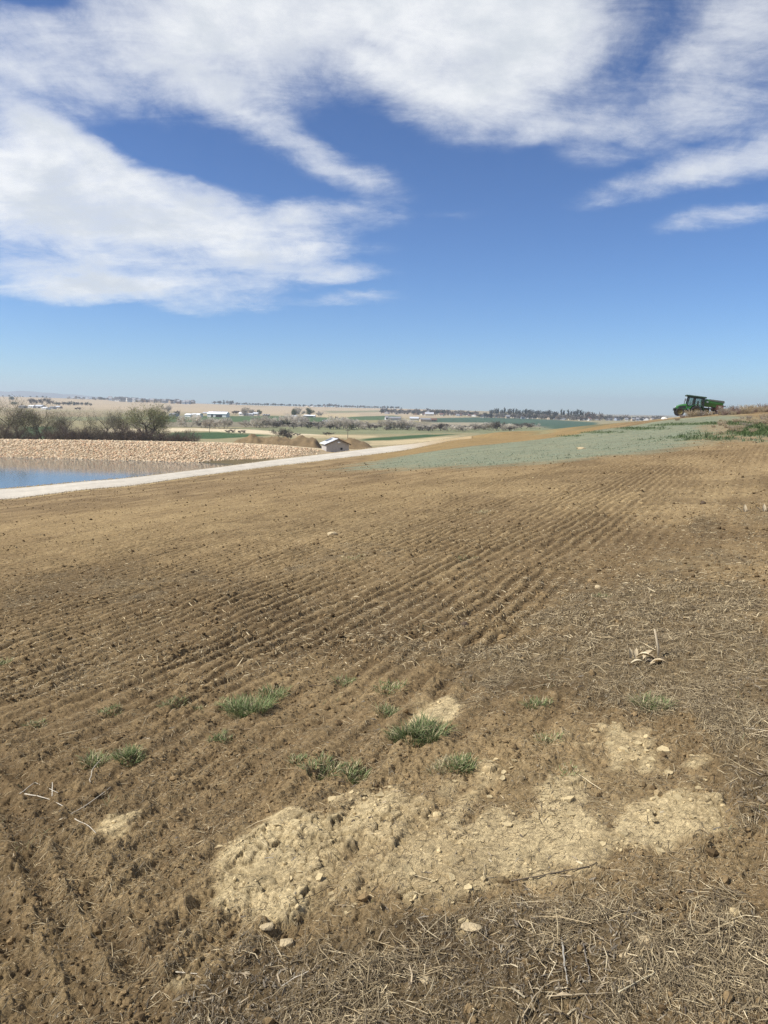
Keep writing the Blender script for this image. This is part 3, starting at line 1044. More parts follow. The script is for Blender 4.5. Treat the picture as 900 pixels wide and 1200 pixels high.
structure(mesh_obj("pond_water", V, Q, m_, smooth=True))

# ------------------------------------------------------------------ stone facing of the far bank
M_STONE = attr_mat("quarry_stone", .92, .15, fine=((3.0, .18),), bump=((9.0, .05),))
ROCK_V = []
ROCK_F = None
for k in range(6):
    r = np.random.default_rng(40 + k)
    P = []
    for zz_, rr_, nn_ in ((-.75, .6, 5), (.1, 1.0, 6), (.72, .62, 5)):
        for i in range(nn_):
            a = 2 * math.pi * (i + .3 * r.random()) / nn_
            P.append((rr_ * math.cos(a) * (.85 + .3 * r.random()), rr_ * math.sin(a) * (.85 + .3 * r.random()), zz_ * (.85 + .3 * r.random())))
    ROCK_V.append(np.array(P))
ROCK_F = [(0, 6, 5), (0, 1, 6), (1, 7, 6), (1, 2, 7), (2, 8, 7), (2, 3, 8), (3, 9, 8), (3, 4, 9), (4, 10, 9), (4, 0, 10), (0, 5, 10),
          (11, 5, 6), (11, 6, 12), (12, 6, 7), (12, 7, 13), (13, 7, 8), (13, 8, 14), (14, 8, 9), (14, 9, 15), (15, 9, 10), (15, 10, 5), (15, 5, 11),
          (0, 4, 1), (1, 4, 3), (1, 3, 2), (11, 12, 15), (12, 13, 14), (12, 14, 15)]
ROCK_F = np.array(ROCK_F)[:, ::-1]


def rocks_arrays(P, size, cols, rng, flat=.7):
    """many irregular stones: P (n,3), size (n,), cols (n,3)"""
    n = len(P)
    kind = rng.integers(0, 6, n)
    V = np.stack([ROCK_V[k] for k in kind])                     # n,16,3
    S = np.stack([np.ones(n), .6 + .5 * rng.random(n), flat * (.6 + .6 * rng.random(n))], -1)
    V = V * S[:, None, :] * size[:, None, None]
    # random turn
    q = rng.normal(size=(n, 4)); q[:, 1:3] *= .35; q /= np.linalg.norm(q, axis=1)[:, None]
    a, b, c_, d = q.T
    R = np.stack([1 - 2 * (c_ * c_ + d * d), 2 * (b * c_ - d * a), 2 * (b * d + c_ * a),
                  2 * (b * c_ + d * a), 1 - 2 * (b * b + d * d), 2 * (c_ * d - b * a),
                  2 * (b * d - c_ * a), 2 * (c_ * d + b * a), 1 - 2 * (b * b + c_ * c_)], -1).reshape(n, 3, 3)
    V = np.einsum('nij,nkj->nki', R, V) + P[:, None, :]
    F = (ROCK_F[None] + (np.arange(n) * 16)[:, None, None]).reshape(-1, 3)
    return V.reshape(-1, 3), F, np.repeat(cols, 16, axis=0)


rng = np.random.default_rng(5)
n = 32000
u_ = rng.uniform(-.72, -.085, n)
f_ = rng.random(n)
k6, k7 = edge_d(u_, 6), edge_d(u_, 7)
d_ = lerp(k6 - .8, k7 + .5, f_)
x_ = u_ * d_
dens_ok = (rng.random(n) < ss(-.075, -.15, u_)) & (f_ > .02 + ss(-.35, -.2, u_) * .22 * (1 + .3 * vn(u_, u_ * 0, 40, 9)))
x_, d_, u_, f_ = x_[dens_ok], d_[dens_ok], u_[dens_ok], f_[dens_ok]
n = len(x_)
sz = .075 + .20 * rng.random(n) ** 3.0
P = np.stack([x_, d_, terrain(x_, d_) + sz * .25], -1)
tone = rng.random(n)
cols = lerp(np.array((.60, .455, .295)), np.array((.70, .575, .405)), tone[:, None]) * (.80 + .34 * rng.random(n))[:, None]
cols *= lerp(.5, 1, ss(.03, .14, f_ + .05 * rng.normal(size=n)))[:, None]          # stones wetted at the waterline
red = rng.random(n) < .18
cols[red] = cols[red] * np.array((.98, .84, .78))
V, F, C_ = rocks_arrays(P, sz, cols, rng)
stuff(mesh_obj("stone_riprap", V, F, M_STONE, C_))

# stones and dry growth straggling along the edges of the track
u_ = rng.uniform(-.56, .10, 5200)
side_ = rng.random(5200) < .6
k3, k4 = edge_d(u_, 3), edge_d(u_, 4)
d_ = np.where(side_, k3 - 1.0 + rng.normal(size=5200) * .9, k4 + .2 + rng.normal(size=5200) * .8)
x_ = u_ * d_
sz = .025 + .07 * rng.random(5200) ** 3
P = np.stack([x_, d_, terrain(x_, d_) + .05 + sz * .2], -1)
cols = lerp(np.array((.50, .44, .35)), np.array((.36, .28, .17)), rng.random(5200)[:, None])
V, F, C_ = rocks_arrays(P, sz, cols, rng)
stuff(mesh_obj("track_gravel", V, F, M_STONE, C_))

# ------------------------------------------------------------------ mountains beyond the plain, and the air between
xs_ = np.linspace(-9200, 200, 160)
V = []
prof = 60 + 95 * ss(-2000, -6200, xs_) + 30 * fbm(xs_, xs_ * 0, 1 / 900, 401, 5, .55) + 10 * vn(xs_, xs_ * 0, 1 / 160, 402)
prof = np.where(xs_ > -2600, prof * ss(-1200, -2900, xs_), prof)
rows_ = [(8300, 0.0), (8600, .45), (8900, 1.0), (9300, .6), (9400, 0.0)]
for yy, f in rows_:
    for k, xx in enumerate(xs_):
        V.append((xx, yy + 60 * float(vn(np.array([xx]), np.array([yy]), 1 / 400, 403)[0]), 12 + prof[k] * f * (1 - .12 * float(vn(np.array([xx]), np.array([yy]), 1 / 250, 404)[0]) * (f < 1))))
n_ = len(xs_)
Q = [(a * n_ + b, a * n_ + b + 1, (a + 1) * n_ + b + 1, (a + 1) * n_ + b) for a in range(len(rows_) - 1) for b in range(n_ - 1)]
structure(mesh_obj("distant_mountains", V, Q, mat("mountain_rock", (.16, .15, .12), .97, .3, .004), smooth=True))

HAZE_DENSITY = 0.00016
hz = MB().box(-13500, 13500, -90, 9700, -19, 185).build("haze", None)
m_ = bpy.data.materials.new("valley_haze"); m_.use_nodes = True
t = m_.node_tree; t.nodes.clear()
pv = t.nodes.new('ShaderNodeVolumePrincipled'); o_ = t.nodes.new('ShaderNodeOutputMaterial')
pv.inputs['Color'].default_value = (.83, .92, 1.0, 1)
pv.inputs['Density'].default_value = HAZE_DENSITY
pv.inputs['Anisotropy'].default_value = 0.2
t.links.new(pv.outputs[0], o_.inputs['Volume'])
hz.data.materials.append(m_)
stuff(hz)

# ------------------------------------------------------------------ trees and shrubs
M_BARK = mat("dark_bark", (.095, .075, .058), .95, .25, 3.0)
M_BARK_PALE = mat("pale_bark", (.26, .235, .20), .95, .2, 3.0)
M_TWIG = attr_mat("twigs", .95, .08, translucent=.15)


def strips(A, B, W, rng, cols):
    """thin flat slivers from A to B, W wide"""
    n = len(A)
    T = B - A
    T = T / (np.linalg.norm(T, axis=1)[:, None] + 1e-9)
    s = np.cross(T, rng.normal(size=(n, 3)))
    s /= np.linalg.norm(s, axis=1)[:, None] + 1e-9
    V = np.stack([A - s * W[:, None] / 2, A + s * W[:, None] / 2, B + s * W[:, None] * .2, B - s * W[:, None] * .2], 1).reshape(-1, 3)
    F = np.arange(n * 4).reshape(n, 4)
    return V, F, np.repeat(cols, 4, axis=0)


def branch_skeleton(rng, H, stems, spread, levels=3, lean=.1, fork=.3, gnarl=.18):
    """limbs as lists of points with radii; also the tips from which twigs grow"""
    limbs, tips = [], []

    def grow(p, d, L, r, lev):
        pts, rad = [p.copy()], [r]
        n = 4
        for k in range(n):
            d = d + rng.normal(size=3) * gnarl + np.array((0, 0, .06))
            d /= np.linalg.norm(d)
            p = p + d * L / n
            pts.append(p.copy()); rad.append(r * (1 - .55 * (k + 1) / n))
            if lev > 0 and k >= 1:
                for _ in range(1 if k < 3 else 2):
                    a = rng.uniform(0, 2 * math.pi)
                    side = np.array((math.cos(a), math.sin(a), rng.uniform(-.1, .5)))
                    nd = d * rng.uniform(.35, .8) + side * spread * rng.uniform(.6, 1.2)
                    nd /= np.linalg.norm(nd)
                    grow(p, nd, L * rng.uniform(.50, .78), rad[-1] * .72, lev - 1)
        limbs.append((pts, rad))
        if lev <= 1:
            tips.append((pts, lev))
    for s in range(stems):
        a = rng.uniform(0, 2 * math.pi)
        d = np.array((math.cos(a) * lean, math.sin(a) * lean, 1.0)); d /= np.linalg.norm(d)
        base = np.array((math.cos(a), math.sin(a), 0)) * (.10 * H * fork if stems > 1 else 0)
        grow(base, d, H * rng.uniform(.42, .55), H * (.034 if stems < 3 else .018), levels)
    return limbs, tips


def make_tree(seed, H, stems=1, spread=.8, lean=.15, twigs=1800, tw=.03, tl=.9, tones=((.125, .105, .076), (.18, .158, .105)), buds=900, bud=(.19, .20, .09), bark=None, levels=3, skirt=0.0, sides=5, fork=.3):
    rng = np.random.default_rng(seed)
    limbs, tips = branch_skeleton(rng, H, stems, spread, levels, lean, fork)
    mb = MB()
    zmax = max(p[2] for pts, r in limbs for p in pts)
    f = H * .93 / zmax
    for pts, rad in limbs:
        P = np.array(pts) * f
        if rad[0] > .012:
            mb.tube(P, np.array(rad) * f, sides, cap=False)
    V0, F0 = mb.arrays()
    anchor = np.concatenate([np.array(pts)[1:] for pts, lev in tips]) * f
    i = rng.integers(0, len(anchor), twigs)
    A = anchor[i] + rng.normal(size=(twigs, 3)) * .05 * H * np.array((1, 1, .7))
    out = A - np.array((0, 0, H * .45))
    out /= np.linalg.norm(out, axis=1)[:, None] + 1e-9
    D = out * .7 + rng.normal(size=(twigs, 3)) * .55 + np.array((0, 0, .25))
    D /= np.linalg.norm(D, axis=1)[:, None]
    L = tl * (.4 + .9 * rng.random(twigs))
    B = A + D * L[:, None]
    A[:, 2] = np.maximum(A[:, 2], .05); B[:, 2] = np.clip(B[:, 2], .05, H * 1.02)
    tn = rng.random(twigs)[:, None]
    cols = lerp(np.array(tones[0]), np.array(tones[1]), tn)
    V1, F1, C1 = strips(A, B, tw * (.6 + .8 * rng.random(twigs)), rng, cols)
    if buds:
        j = rng.integers(0, twigs, buds)
        P = B[j] + rng.normal(size=(buds, 3)) * .12
        P[:, 2] = np.maximum(P[:, 2], .05)
        Q = P + rng.normal(size=(buds, 3)) * .09
        cb = np.array(bud)[None, :] * (.7 + .6 * rng.random(buds))[:, None]
        V2, F2, C2 = strips(P, Q, np.full(buds, .09), rng, cb)
        F1 = np.concatenate([F1, F2 + len(V1)]); V1 = np.concatenate([V1, V2]); C1 = np.concatenate([C1, C2])
    return (V0, F0, bark or M_BARK), (V1, F1, C1)


def plant_tree(name, parts, label, cat, loc, rotz=0, scale=(1, 1, 1), group=None):
    (V0, F0, bk), (V1, F1, C1) = parts
    t = thing(name, label, cat, loc, rotz, group)
    t.scale = scale
    mesh_obj("trunk", V0, F0, bk, parent=t, smooth=True)
    mesh_obj("crown", V1, F1, M_TWIG, C1, parent=t)
    return t


PROTO = {}


def grove(name, key, parts_fn, label, cat, loc, rotz, scale, group):
    """the first of a kind is built, the others are copies of it"""
    if key not in PROTO:
        PROTO[key] = plant_tree(name, parts_fn(), label, cat, loc, rotz, scale, group)
        return PROTO[key]
    return dup(PROTO[key], loc, (0, 0, rotz), scale, label, group)


BANK_TREES = [
    # column, distance, height (m), width factor, kind, label
    (4, 206, 11.5, 1.25, 'a', "tall dense grey leafless cottonwood cut by the photo's edge above the stone bank"),
    (20, 214, 10.6, 1.1, 'b', "smoky brown leafless cottonwood beside the tall one at the photo's edge"),
    (42, 208, 9.5, .95, 'lean', "bare tree whose dark trunk leans sideways beside an open green gap"),
    (53, 211, 9.0, 1.0, 'lean2', "thinner leaning bare tree on the inner side of the green gap"),
    (68, 221, 8.4, .9, 'b', "short leafless tree with a hazy grey crown behind the reddish brush of the bank"),
    (84, 208, 9.0, 1.1, 'c', "bare tree with black twisted limbs rising out of the brush"),
    (103, 222, 8.2, .85, 'a', "thin pale leafless tree behind the middle of the brush on the bank"),
    (121, 210, 9.2, .9, 'c', "open leafless tree with fine pale branches and pasture showing through"),
    (143, 216, 9.6, 1.0, 'b', "upright leafless tree crowding the budding giant of the bank"),
    (171, 205, 10.8, 1.35, 'big', "largest tree on the bank, budding olive green over a black forked trunk"),
    (190, 217, 8.0, .9, 'a', "smaller olive tree on the outer side of the largest forked tree"),
    (225, 212, 4.6, .8, 'c', "small dark tree at the end of the brush beside the dark green field"),
]
KINDS = {
    'a': lambda: make_tree(1, 10, 2, .85, .25, 2600, .030, .95),
    'b': lambda: make_tree(2, 10, 2, .75, .2, 2800, .030, .9, ((.118, .095, .072), (.17, .142, .102))),
    'c': lambda: make_tree(3, 10, 1, 1.0, .22, 1300, .03, .95, ((.17, .15, .12), (.24, .215, .165)), 300),
    'lean': lambda: make_tree(14, 10, 1, .9, .75, 1600, .03, .95),
    'lean2': lambda: make_tree(15, 10, 1, .8, .6, 1500, .03, .9, ((.118, .095, .072), (.17, .142, .102))),
    'big': lambda: make_tree(9, 10, 2, 1.0, .55, 3800, .03, .9, ((.17, .155, .09), (.24, .225, .125)), 3200, (.215, .23, .10), fork=.05),
}
rr = random.Random(3)
for px, d, h, wf, k, lab in BANK_TREES:
    p = stand_at(px, d)
    grove("bare_tree", 'bank_' + k, KINDS[k], lab, "tree", p, rr.uniform(0, 6.28) if not k.startswith('lean') and k != 'big' else {'lean': .4, 'lean2': .2, 'big': 0.6}[k], (h / 10 * wf * 1.08, h / 10 * wf * 1.08, h / 10 * 1.2), "leafless trees along the stone bank")

SHRUB = {
    'red': lambda: make_tree(21, 4, 6, .9, .6, 2200, .030, .6, ((.115, .085, .068), (.175, .132, .105)), 0, levels=2, fork=1.6),
    'brown': lambda: make_tree(22, 4, 6, 1.0, .7, 2200, .030, .6, ((.125, .10, .075), (.19, .155, .115)), 0, levels=2, fork=1.8),
    'dark': lambda: make_tree(23, 4, 5, .9, .6, 2200, .030, .55, ((.085, .066, .054), (.135, .105, .082)), 0, levels=2, fork=1.8),
}
rr = random.Random(8)
for px, d, h, wf, k in [(2, 196, 4.2, 1.2, 'red'), (13, 197, 4.0, 1.1, 'brown'), (24, 197, 3.8, 1.1, 'dark'), (33, 199, 3.0, .9, 'red'), (62, 198, 3.6, 1.0, 'dark'), (70, 197, 4.4, 1.2, 'red'),
                        (79, 198, 3.6, 1.0, 'brown'), (92, 196, 4.0, 1.2, 'red'), (102, 198, 4.3, 1.1, 'dark'), (112, 197, 3.6, 1.1, 'brown'), (124, 199, 3.2, 1.1, 'red'), (133, 200, 3.4, 1.0, 'brown'),
                        (146, 195, 4.2, 1.1, 'dark'), (156, 194, 4.6, 1.3, 'red'), (165, 195, 4.2, 1.1, 'red'), (178, 197, 3.2, 1.1, 'brown'), (192, 196, 3.2, 1.1, 'dark'), (203, 195, 3.6, 1.2, 'red'), (212, 195, 3.8, 1.2, 'red'), (220, 196, 3.2, 1.0, 'brown'), (45, 200, 3.2, 1.0, 'brown'), (86, 197, 3.8, 1.1, 'dark'), (97, 196, 3.6, 1.1, 'red'), (118, 196, 3.6, 1.1, 'dark'), (128, 196, 3.4, 1.1, 'red'), (139, 196, 3.8, 1.1, 'brown'), (150, 194, 4.0, 1.1, 'dark'), (171, 194, 3.6, 1.2, 'dark'), (184, 196, 3.2, 1.1, 'red')]:
    lab = {'red': "reddish leafless thicket shrub growing at the foot of the trees on the stone bank",
           'brown': "brown leafless thicket shrub growing at the foot of the trees on the stone bank",
           'dark': "blackish leafless thicket shrub growing at the foot of the trees on the stone bank"}[k]
    p = stand_at(px, d)
    grove("thicket_shrub", 'sh_' + k, SHRUB[k], lab, "shrub", p, rr.uniform(0, 6.28), (h / 4 * wf * 1.2, h / 4 * wf * 1.2, h / 4 * 1.5), "leafless shrubs along the stone bank")

# ---- pale willows and farm trees of the valley floor: column, base row, height and width in photo pixels
WILLOW = {
    'pale': lambda: make_tree(31, 5, 5, 1.0, .7, 1900, .10, .8, ((.54, .49, .41), (.70, .64, .54)), 0, bark=M_BARK_PALE, levels=2, fork=2.0, sides=4),
    'grey': lambda: make_tree(32, 5, 5, 1.0, .7, 1800, .10, .8, ((.36, .32, .265), (.48, .435, .36)), 0, bark=M_BARK_PALE, levels=2, fork=2.0, sides=4),
    'green': lambda: make_tree(33, 5, 3, .9, .4, 1700, .10, .7, ((.13, .14, .075), (.19, .195, .11)), 0, levels=2, sides=4),
    'dusk': lambda: make_tree(34, 5, 4, .9, .6, 1700, .09, .7, ((.10, .085, .072), (.15, .13, .105)), 0, levels=2, fork=1.6, sides=4),
}
TREES_VALLEY = [
    (221, 500.5, 11, 15, 'pale'), (246, 502, 8, 12, 'grey'), (254, 502, 9, 14, 'pale'), (263, 502, 9, 12, 'grey'), (238, 501, 5, 10, 'dusk'), (292, 501, 6, 12, 'grey'), (301, 501.5, 8, 12, 'pale'), (308, 501.5, 10, 14, 'grey'), (316, 501, 9, 12, 'pale'), (324, 502, 5, 10, 'dusk'),
    (337, 498.5, 9, 12, 'pale'), (345, 499, 10, 14, 'pale'), (353, 500, 9, 12, 'grey'), (361, 500.5, 6, 9, 'grey'), (370, 501, 4, 8, 'dusk'), (384, 503, 6, 10, 'grey'), (391, 503, 9, 11, 'pale'), (399, 503, 11, 14, 'pale'), (406, 503.5, 9, 12, 'grey'),
    (413, 503.5, 9, 12, 'pale'), (421, 503, 8, 11, 'grey'), (430, 503.5, 5, 10, 'pale'), (437, 504, 5, 9, 'dusk'), (451, 503.5, 9, 12, 'grey'), (458, 503.5, 8, 10, 'pale'), (466, 503.5, 9, 12, 'grey'), (474, 503.5, 9, 11, 'pale'), (488, 504, 6, 10, 'grey'), (497, 504.5, 5, 10, 'pale'), (506, 504.5, 5, 10, 'grey'), (516, 504.8, 6, 11, 'dusk'),
    (526, 505, 5, 10, 'pale'), (536, 505, 5, 9, 'grey'), (545, 505.2, 4, 9, 'pale'), (556, 503.5, 5, 8, 'grey'), (563, 503, 6, 9, 'pale'), (575, 504.5, 7, 10, 'grey'), (582, 504.8, 8, 10, 'dusk'), (590, 504.5, 6, 10, 'pale'), (599, 503.5, 4, 9, 'grey'), (614, 502.5, 5, 14, 'dusk'), (624, 501.8, 4, 10, 'grey'),
    (333, 515.5, 9.5, 15, 'dusk'), (270, 508.2, 3.5, 7, 'dusk'), (283, 508.6, 3.3, 6, 'dusk'), (384, 510.5, 3, 8, 'dusk'), (339, 515.8, 6, 9, 'dusk'), (347, 511, 2.5, 6, 'dusk'),
    (343, 489, 7, 7, 'green'), (350, 489, 8, 9, 'grey'), (363, 488.5, 7.5, 11, 'green'), (375, 489, 5, 4, 'grey'), (289, 487.2, 7, 8, 'grey'), (296, 487, 5, 7, 'dusk'), (303, 487, 5, 6, 'green'), (275, 485.5, 3, 9, 'dusk'), (191, 488, 4, 5, 'dusk'), (208, 488, 5, 4, 'dusk'),
    (395, 493.5, 4, 3, 'dusk'), (403, 494, 4, 3, 'grey'), (195, 484.5, 7, 7, 'grey'), (40, 475.5, 6, 9, 'dusk'), (52, 475.5, 6.5, 9, 'dusk'), (15, 469.5, 3.5, 8, 'green'), (16, 474.8, 3, 7, 'green'), (60, 475, 4, 4, 'dusk'), (91, 480.8, 2.5, 5, 'dusk'),
]
rr = random.Random(12)
LABV = {'pale': "rounded pale grey willow bush in the scrub belt across the valley fields", 'grey': "grey brown willow bush in the scrub belt across the valley fields",
        'green': "olive green tree around the valley farmsteads", 'dusk': "dark brown bush dotted about the valley fields"}
NAMV = {'pale': "willow_bush", 'grey': "willow_bush", 'green': "farm_tree", 'dusk': "dark_bush"}
SPEC_LAB = {(333, 515.5): "bushy grey brown shrub standing right behind the long dirt pile", (339, 515.8): "low shrub joined to the bushy one behind the long dirt pile", (221, 500.5): "solitary pale round willow beside the pale farm track past the bank trees",
            (270, 508.2): "dark bush on the pale track, the nearer to the bank trees of a pair", (283, 508.6): "dark bush on the pale track, farther from the bank trees of a pair", (614, 502.5): "wide low dusky thicket behind the crest of the tan soil ridge", (384, 510.5): "low dark bush in the pasture straight above the pump shed roof"}
for px, py, hp, wp, k in TREES_VALLEY:
    p = ground_at(px, py)
    s = p.y / 900
    grove(NAMV[k], 'val_' + k, WILLOW[k], SPEC_LAB.get((px, py), LABV[k]), "tree" if k == 'green' else "bush", p, rr.uniform(0, 6.28),
          (wp * s / 4.6, wp * s / 4.6, hp * s / 5.0 * 1.45), "bushes and trees of the valley farms" if (px, py) not in SPEC_LAB else "single bushes near the dirt piles")

# ---- far trees: soft round crowns, spiry conifers, thin leafless ones
M_FAR = attr_mat("far_foliage", .95, .05)


def make_far(seed, H, W, kind, tone):
    rng = np.random.default_rng(seed)
    mb = MB(); mb.tube([(0, 0, 0), (0, 0, H * .35), (.02 * H, 0, H * .8)], [.03 * H, .022 * H, .006 * H], 4, cap=False)
    n = 150
    if kind == 'spire':
        z = rng.random(n) ** .8
        r = W / 2 * (1 - z) * (.35 + .65 * np.sqrt(rng.random(n)))
        a = rng.random(n) * 6.283
        P = np.stack([r * np.cos(a), r * np.sin(a), H * (.08 + .9 * z)], -1)
    else:
        P = rng.normal(size=(n, 3)); P /= np.linalg.norm(P, axis=1)[:, None]
        P *= (rng.random(n) ** .45)[:, None]
        lump = 1 + .25 * np.sin(P[:, 0] * 5 + seed) * np.cos(P[:, 1] * 4 + 1)
        P = P * np.array((W / 2, W / 2, H * .40)) * lump[:, None] + np.array((0, 0, H * .58))
    Q = P + rng.normal(size=(n, 3)) * .10 * H
    cols = np.array(tone)[None, :] * (.7 + .6 * rng.random(n))[:, None]
    V, F, C_ = strips(P, Q, np.full(n, .10 * H), rng, cols)
    return (mb.arrays()[0], mb.arrays()[1], M_BARK), (V, F, C_)


def plant_far(parts, label, loc, rotz, scale, group):
    (V0, F0, bk), (V1, F1, C1) = parts
    t = thing("distant_tree", label, "tree", loc, rotz, group); t.scale = scale
    mesh_obj("trunk", V0, F0, bk, parent=t); mesh_obj("crown", V1, F1, M_FAR, C1, parent=t)
    return t


FARK = {
    'dark': lambda: make_far(51, 10, 8, 'round', (.060, .062, .050)), 'brown': lambda: make_far(52, 10, 9, 'round', (.145, .118, .095)),
    'grey': lambda: make_far(53, 10, 9, 'round', (.20, .18, .155)), 'spire': lambda: make_far(54, 10, 5, 'spire', (.042, .055, .042)),
    'olive': lambda: make_far(55, 10, 9, 'round', (.115, .115, .07)),
}
FTONE = {'dark': "dark round", 'brown': "brown leafless", 'grey': "grey leafless", 'spire': "dark spiry", 'olive': "olive"}
rr = random.Random(77)


def far_tree(px, d, hp, wp, k, where, group, zoff=0.0):
    p = stand_at(px, d)
    p.z += zoff
    s = d / 900
    key = 'far_' + k
    sc = (wp * s / 9, wp * s / 9, hp * s / 10)
    lab = f"{FTONE[k]} tree {where}"
    if key not in PROTO:
        PROTO[key] = plant_far(FARK[k](), lab, p, rr.uniform(0, 6), sc, group)
    else:
        dup(PROTO[key], p, (0, 0, rr.uniform(0, 6)), sc, lab, group)


def tree_row(x0, x1, n, d0, d1, h0, h1, kinds, where, group, wr=(.9, 1.6)):
    for i in range(n):
        px = x0 + (x1 - x0) * (i + rr.uniform(.1, .9)) / n
        h = rr.uniform(h0, h1)
        far_tree(px, rr.uniform(d0, d1), h, h * rr.uniform(*wr), rr.choice(kinds), where, group)


tree_row(0, 60, 9, 2450, 2600, 1.2, 2.2, ['brown', 'grey', 'dark'], "on the skyline of the left tan hill", "skyline trees of the tan hill")
tree_row(78, 130, 10, 2350, 2600, 1.6, 3.4, ['brown', 'dark', 'grey'], "on the skyline beside the hilltop housing estate", "skyline trees of the tan hill")
tree_row(66, 108, 13, 1420, 1520, 3.2, 4.8, ['dark', 'brown', 'spire', 'olive'], "in the shelter belt beside the hillside farm", "shelter belt trees", (1.0, 1.6))
tree_row(108, 228, 34, 2250, 2550, 1.8, 3.6, ['brown', 'dark', 'grey'], "among the roofs of the hilltop housing estate", "trees of the hilltop estate")
tree_row(250, 276, 7, 2450, 2600, 3.4, 5.0, ['dark', 'spire', 'brown'], "in the tall clump on the skyline above the white dairy barn", "tall skyline clump")
tree_row(276, 378, 46, 2450, 2650, 1.8, 3.2, ['dark', 'brown', 'olive', 'dark'], "in the long thin row along the skyline", "thin skyline row")
tree_row(378, 398, 6, 2450, 2600, 3.2, 4.4, ['dark', 'brown'], "in the taller clump midway along the skyline row", "taller skyline clump")
tree_row(398, 470, 36, 2450, 2650, 1.8, 3.0, ['dark', 'brown', 'spire'], "in the skyline row towards the town", "skyline row by the town")
tree_row(446, 560, 74, 1400, 1900, 3.0, 5.2, ['brown', 'grey', 'brown', 'dark'], "among the houses of the valley town", "trees of the valley town")
tree_row(510, 528, 5, 1500, 1650, 5.5, 7.0, ['dark', 'brown'], "standing tall above the valley town roofs", "tall trees of the town", (.8, 1.3))
tree_row(560, 692, 46, 1230, 1330, 4.0, 6.5, ['brown', 'grey', 'dark', 'brown'], "in the lower scrubby edge behind the big blue green field", "scrubby edge of the big field")
tree_row(574, 694, 30, 1400, 1500, 8.0, 11.0, ['dark', 'dark', 'spire'], "in the dark windbreak behind the big blue green field", "dark windbreak", (.55, .95))
tree_row(692, 782, 30, 1350, 1600, 3.5, 6.5, ['brown', 'grey', 'dark'], "in the hazy wood edge past the windbreak towards the tractor", "hazy wood edge")
tree_row(684, 704, 4, 1300, 1360, 8.0, 10.0, ['brown', 'dark'], "standing tall where the windbreak ends", "tall trees ending the windbreak", (.7, 1.1))
tree_row(296, 520, 34, 430, 500, 4.0, 7.5, ['grey', 'brown', 'grey', 'olive'], "in the low scrub along the valley ditch", "scrub along the valley ditch", (1.2, 2.2))
tree_row(520, 606, 16, 470, 540, 3.5, 6.0, ['grey', 'brown'], "in the low scrub along the valley ditch", "scrub along the valley ditch", (1.2, 2.2))

# ------------------------------------------------------------------ houses and farm buildings of the valley
WALLC = {'white': (.72, .71, .68), 'cream': (.62, .56, .45), 'grey': (.36, .36, .36), 'tan': (.45, .37, .28), 'blue': (.32, .36, .42), 'brown': (.20, .14, .10)}
ROOFC = {'white': (.80, .81, .82), 'dark': (.075, .072, .075), 'grey': (.24, .24, .25), 'red': (.17, .085, .065), 'tin': (.50, .52, .55)}
MW = {k: mat("siding_" + k, v, .8, .06, .5) for k, v in WALLC.items()}
MR = {k: mat("roofing_" + k, v, .6, .06, .5) for k, v in ROOFC.items()}
M_DOOR = mat("dark_opening", (.025, .024, .024), .8, .1)
M_PANE = mat("window_pane", (.05, .06, .075), .15, .1, spec=.6)


def building(name, label, cat, p, w_, dp, eave, ridge, wall, roof, rotz=0.0, group=None, doors=(), windows=0, barrel=False, chimney=False):
    """gabled or round-roofed building, the ridge along its width"""
    t = thing(name, label, cat, p, rotz, group)
    b = MB()
    hw, hd = w_ / 2, dp / 2
    b.prism([(-hd, -1.5), (hd, -1.5), (hd, eave), (0, ridge - .05), (-hd, eave)], -hw, hw)
    V, F = b.arrays()
    V = V[:, [1, 0, 2]]
    F = [f[:, ::-1] for f in F]
    mesh_obj("wall", V, F, MW[wall], parent=t)
    r = MB()
    if barrel:
        prof = [(math.cos(a) * (hd + .2), eave + math.sin(a) * (ridge - eave)) for a in np.linspace(0, math.pi, 9)]
    else:
        e = .45
        sl = (ridge - eave) / hd
        prof = [(hd + e, eave - e * sl + .12), (0, ridge + .12), (-hd - e, eave - e * sl + .12)]
    outer = [(x, z + .16) for x, z in prof]
    V, Q = [], []
    n = len(prof)
    for x_ in (-hw - .4, hw + .4):
        V += [(x_, y, z) for y, z in prof] + [(x_, y, z) for y, z in outer]
    for i in range(n - 1):
        Q += [(i, i + 1, 2 * n + i + 1, 2 * n + i), (n + i + 1, n + i, 3 * n + i, 3 * n + i + 1), (i, n + i, n + i + 1, i + 1), (2 * n + i + 1, 3 * n + i + 1, 3 * n + i, 2 * n + i)]
    Q += [(0, 2 * n, 3 * n, n), (n - 1, 2 * n - 1, 4 * n - 1, 3 * n - 1)]
    r.add(V, Q)
    ro = r.build("roof", MR[roof], t)
    if chimney:
        MB().box(hw * .4, hw * .4 + .8, .3, 1.0, ridge - .8, ridge + .9).build("chimney", MR['grey'], ro)
    for (cx, dw, dh) in doors:
        MB().box(cx - dw / 2, cx + dw / 2, -hd - .06, -hd + .02, -.3, dh).build("door", M_DOOR, t)
    for k in range(windows):
        cx = lerp(-hw * .7, hw * .7, (k + .5) / windows)
        MB().box(cx - .6, cx + .6, -hd - .05, -hd + .02, 1.0, 2.3).build("window", M_PANE, t)
    return t


def on_land(px, py):
    return ground_at(px, py)


rr = random.Random(31)
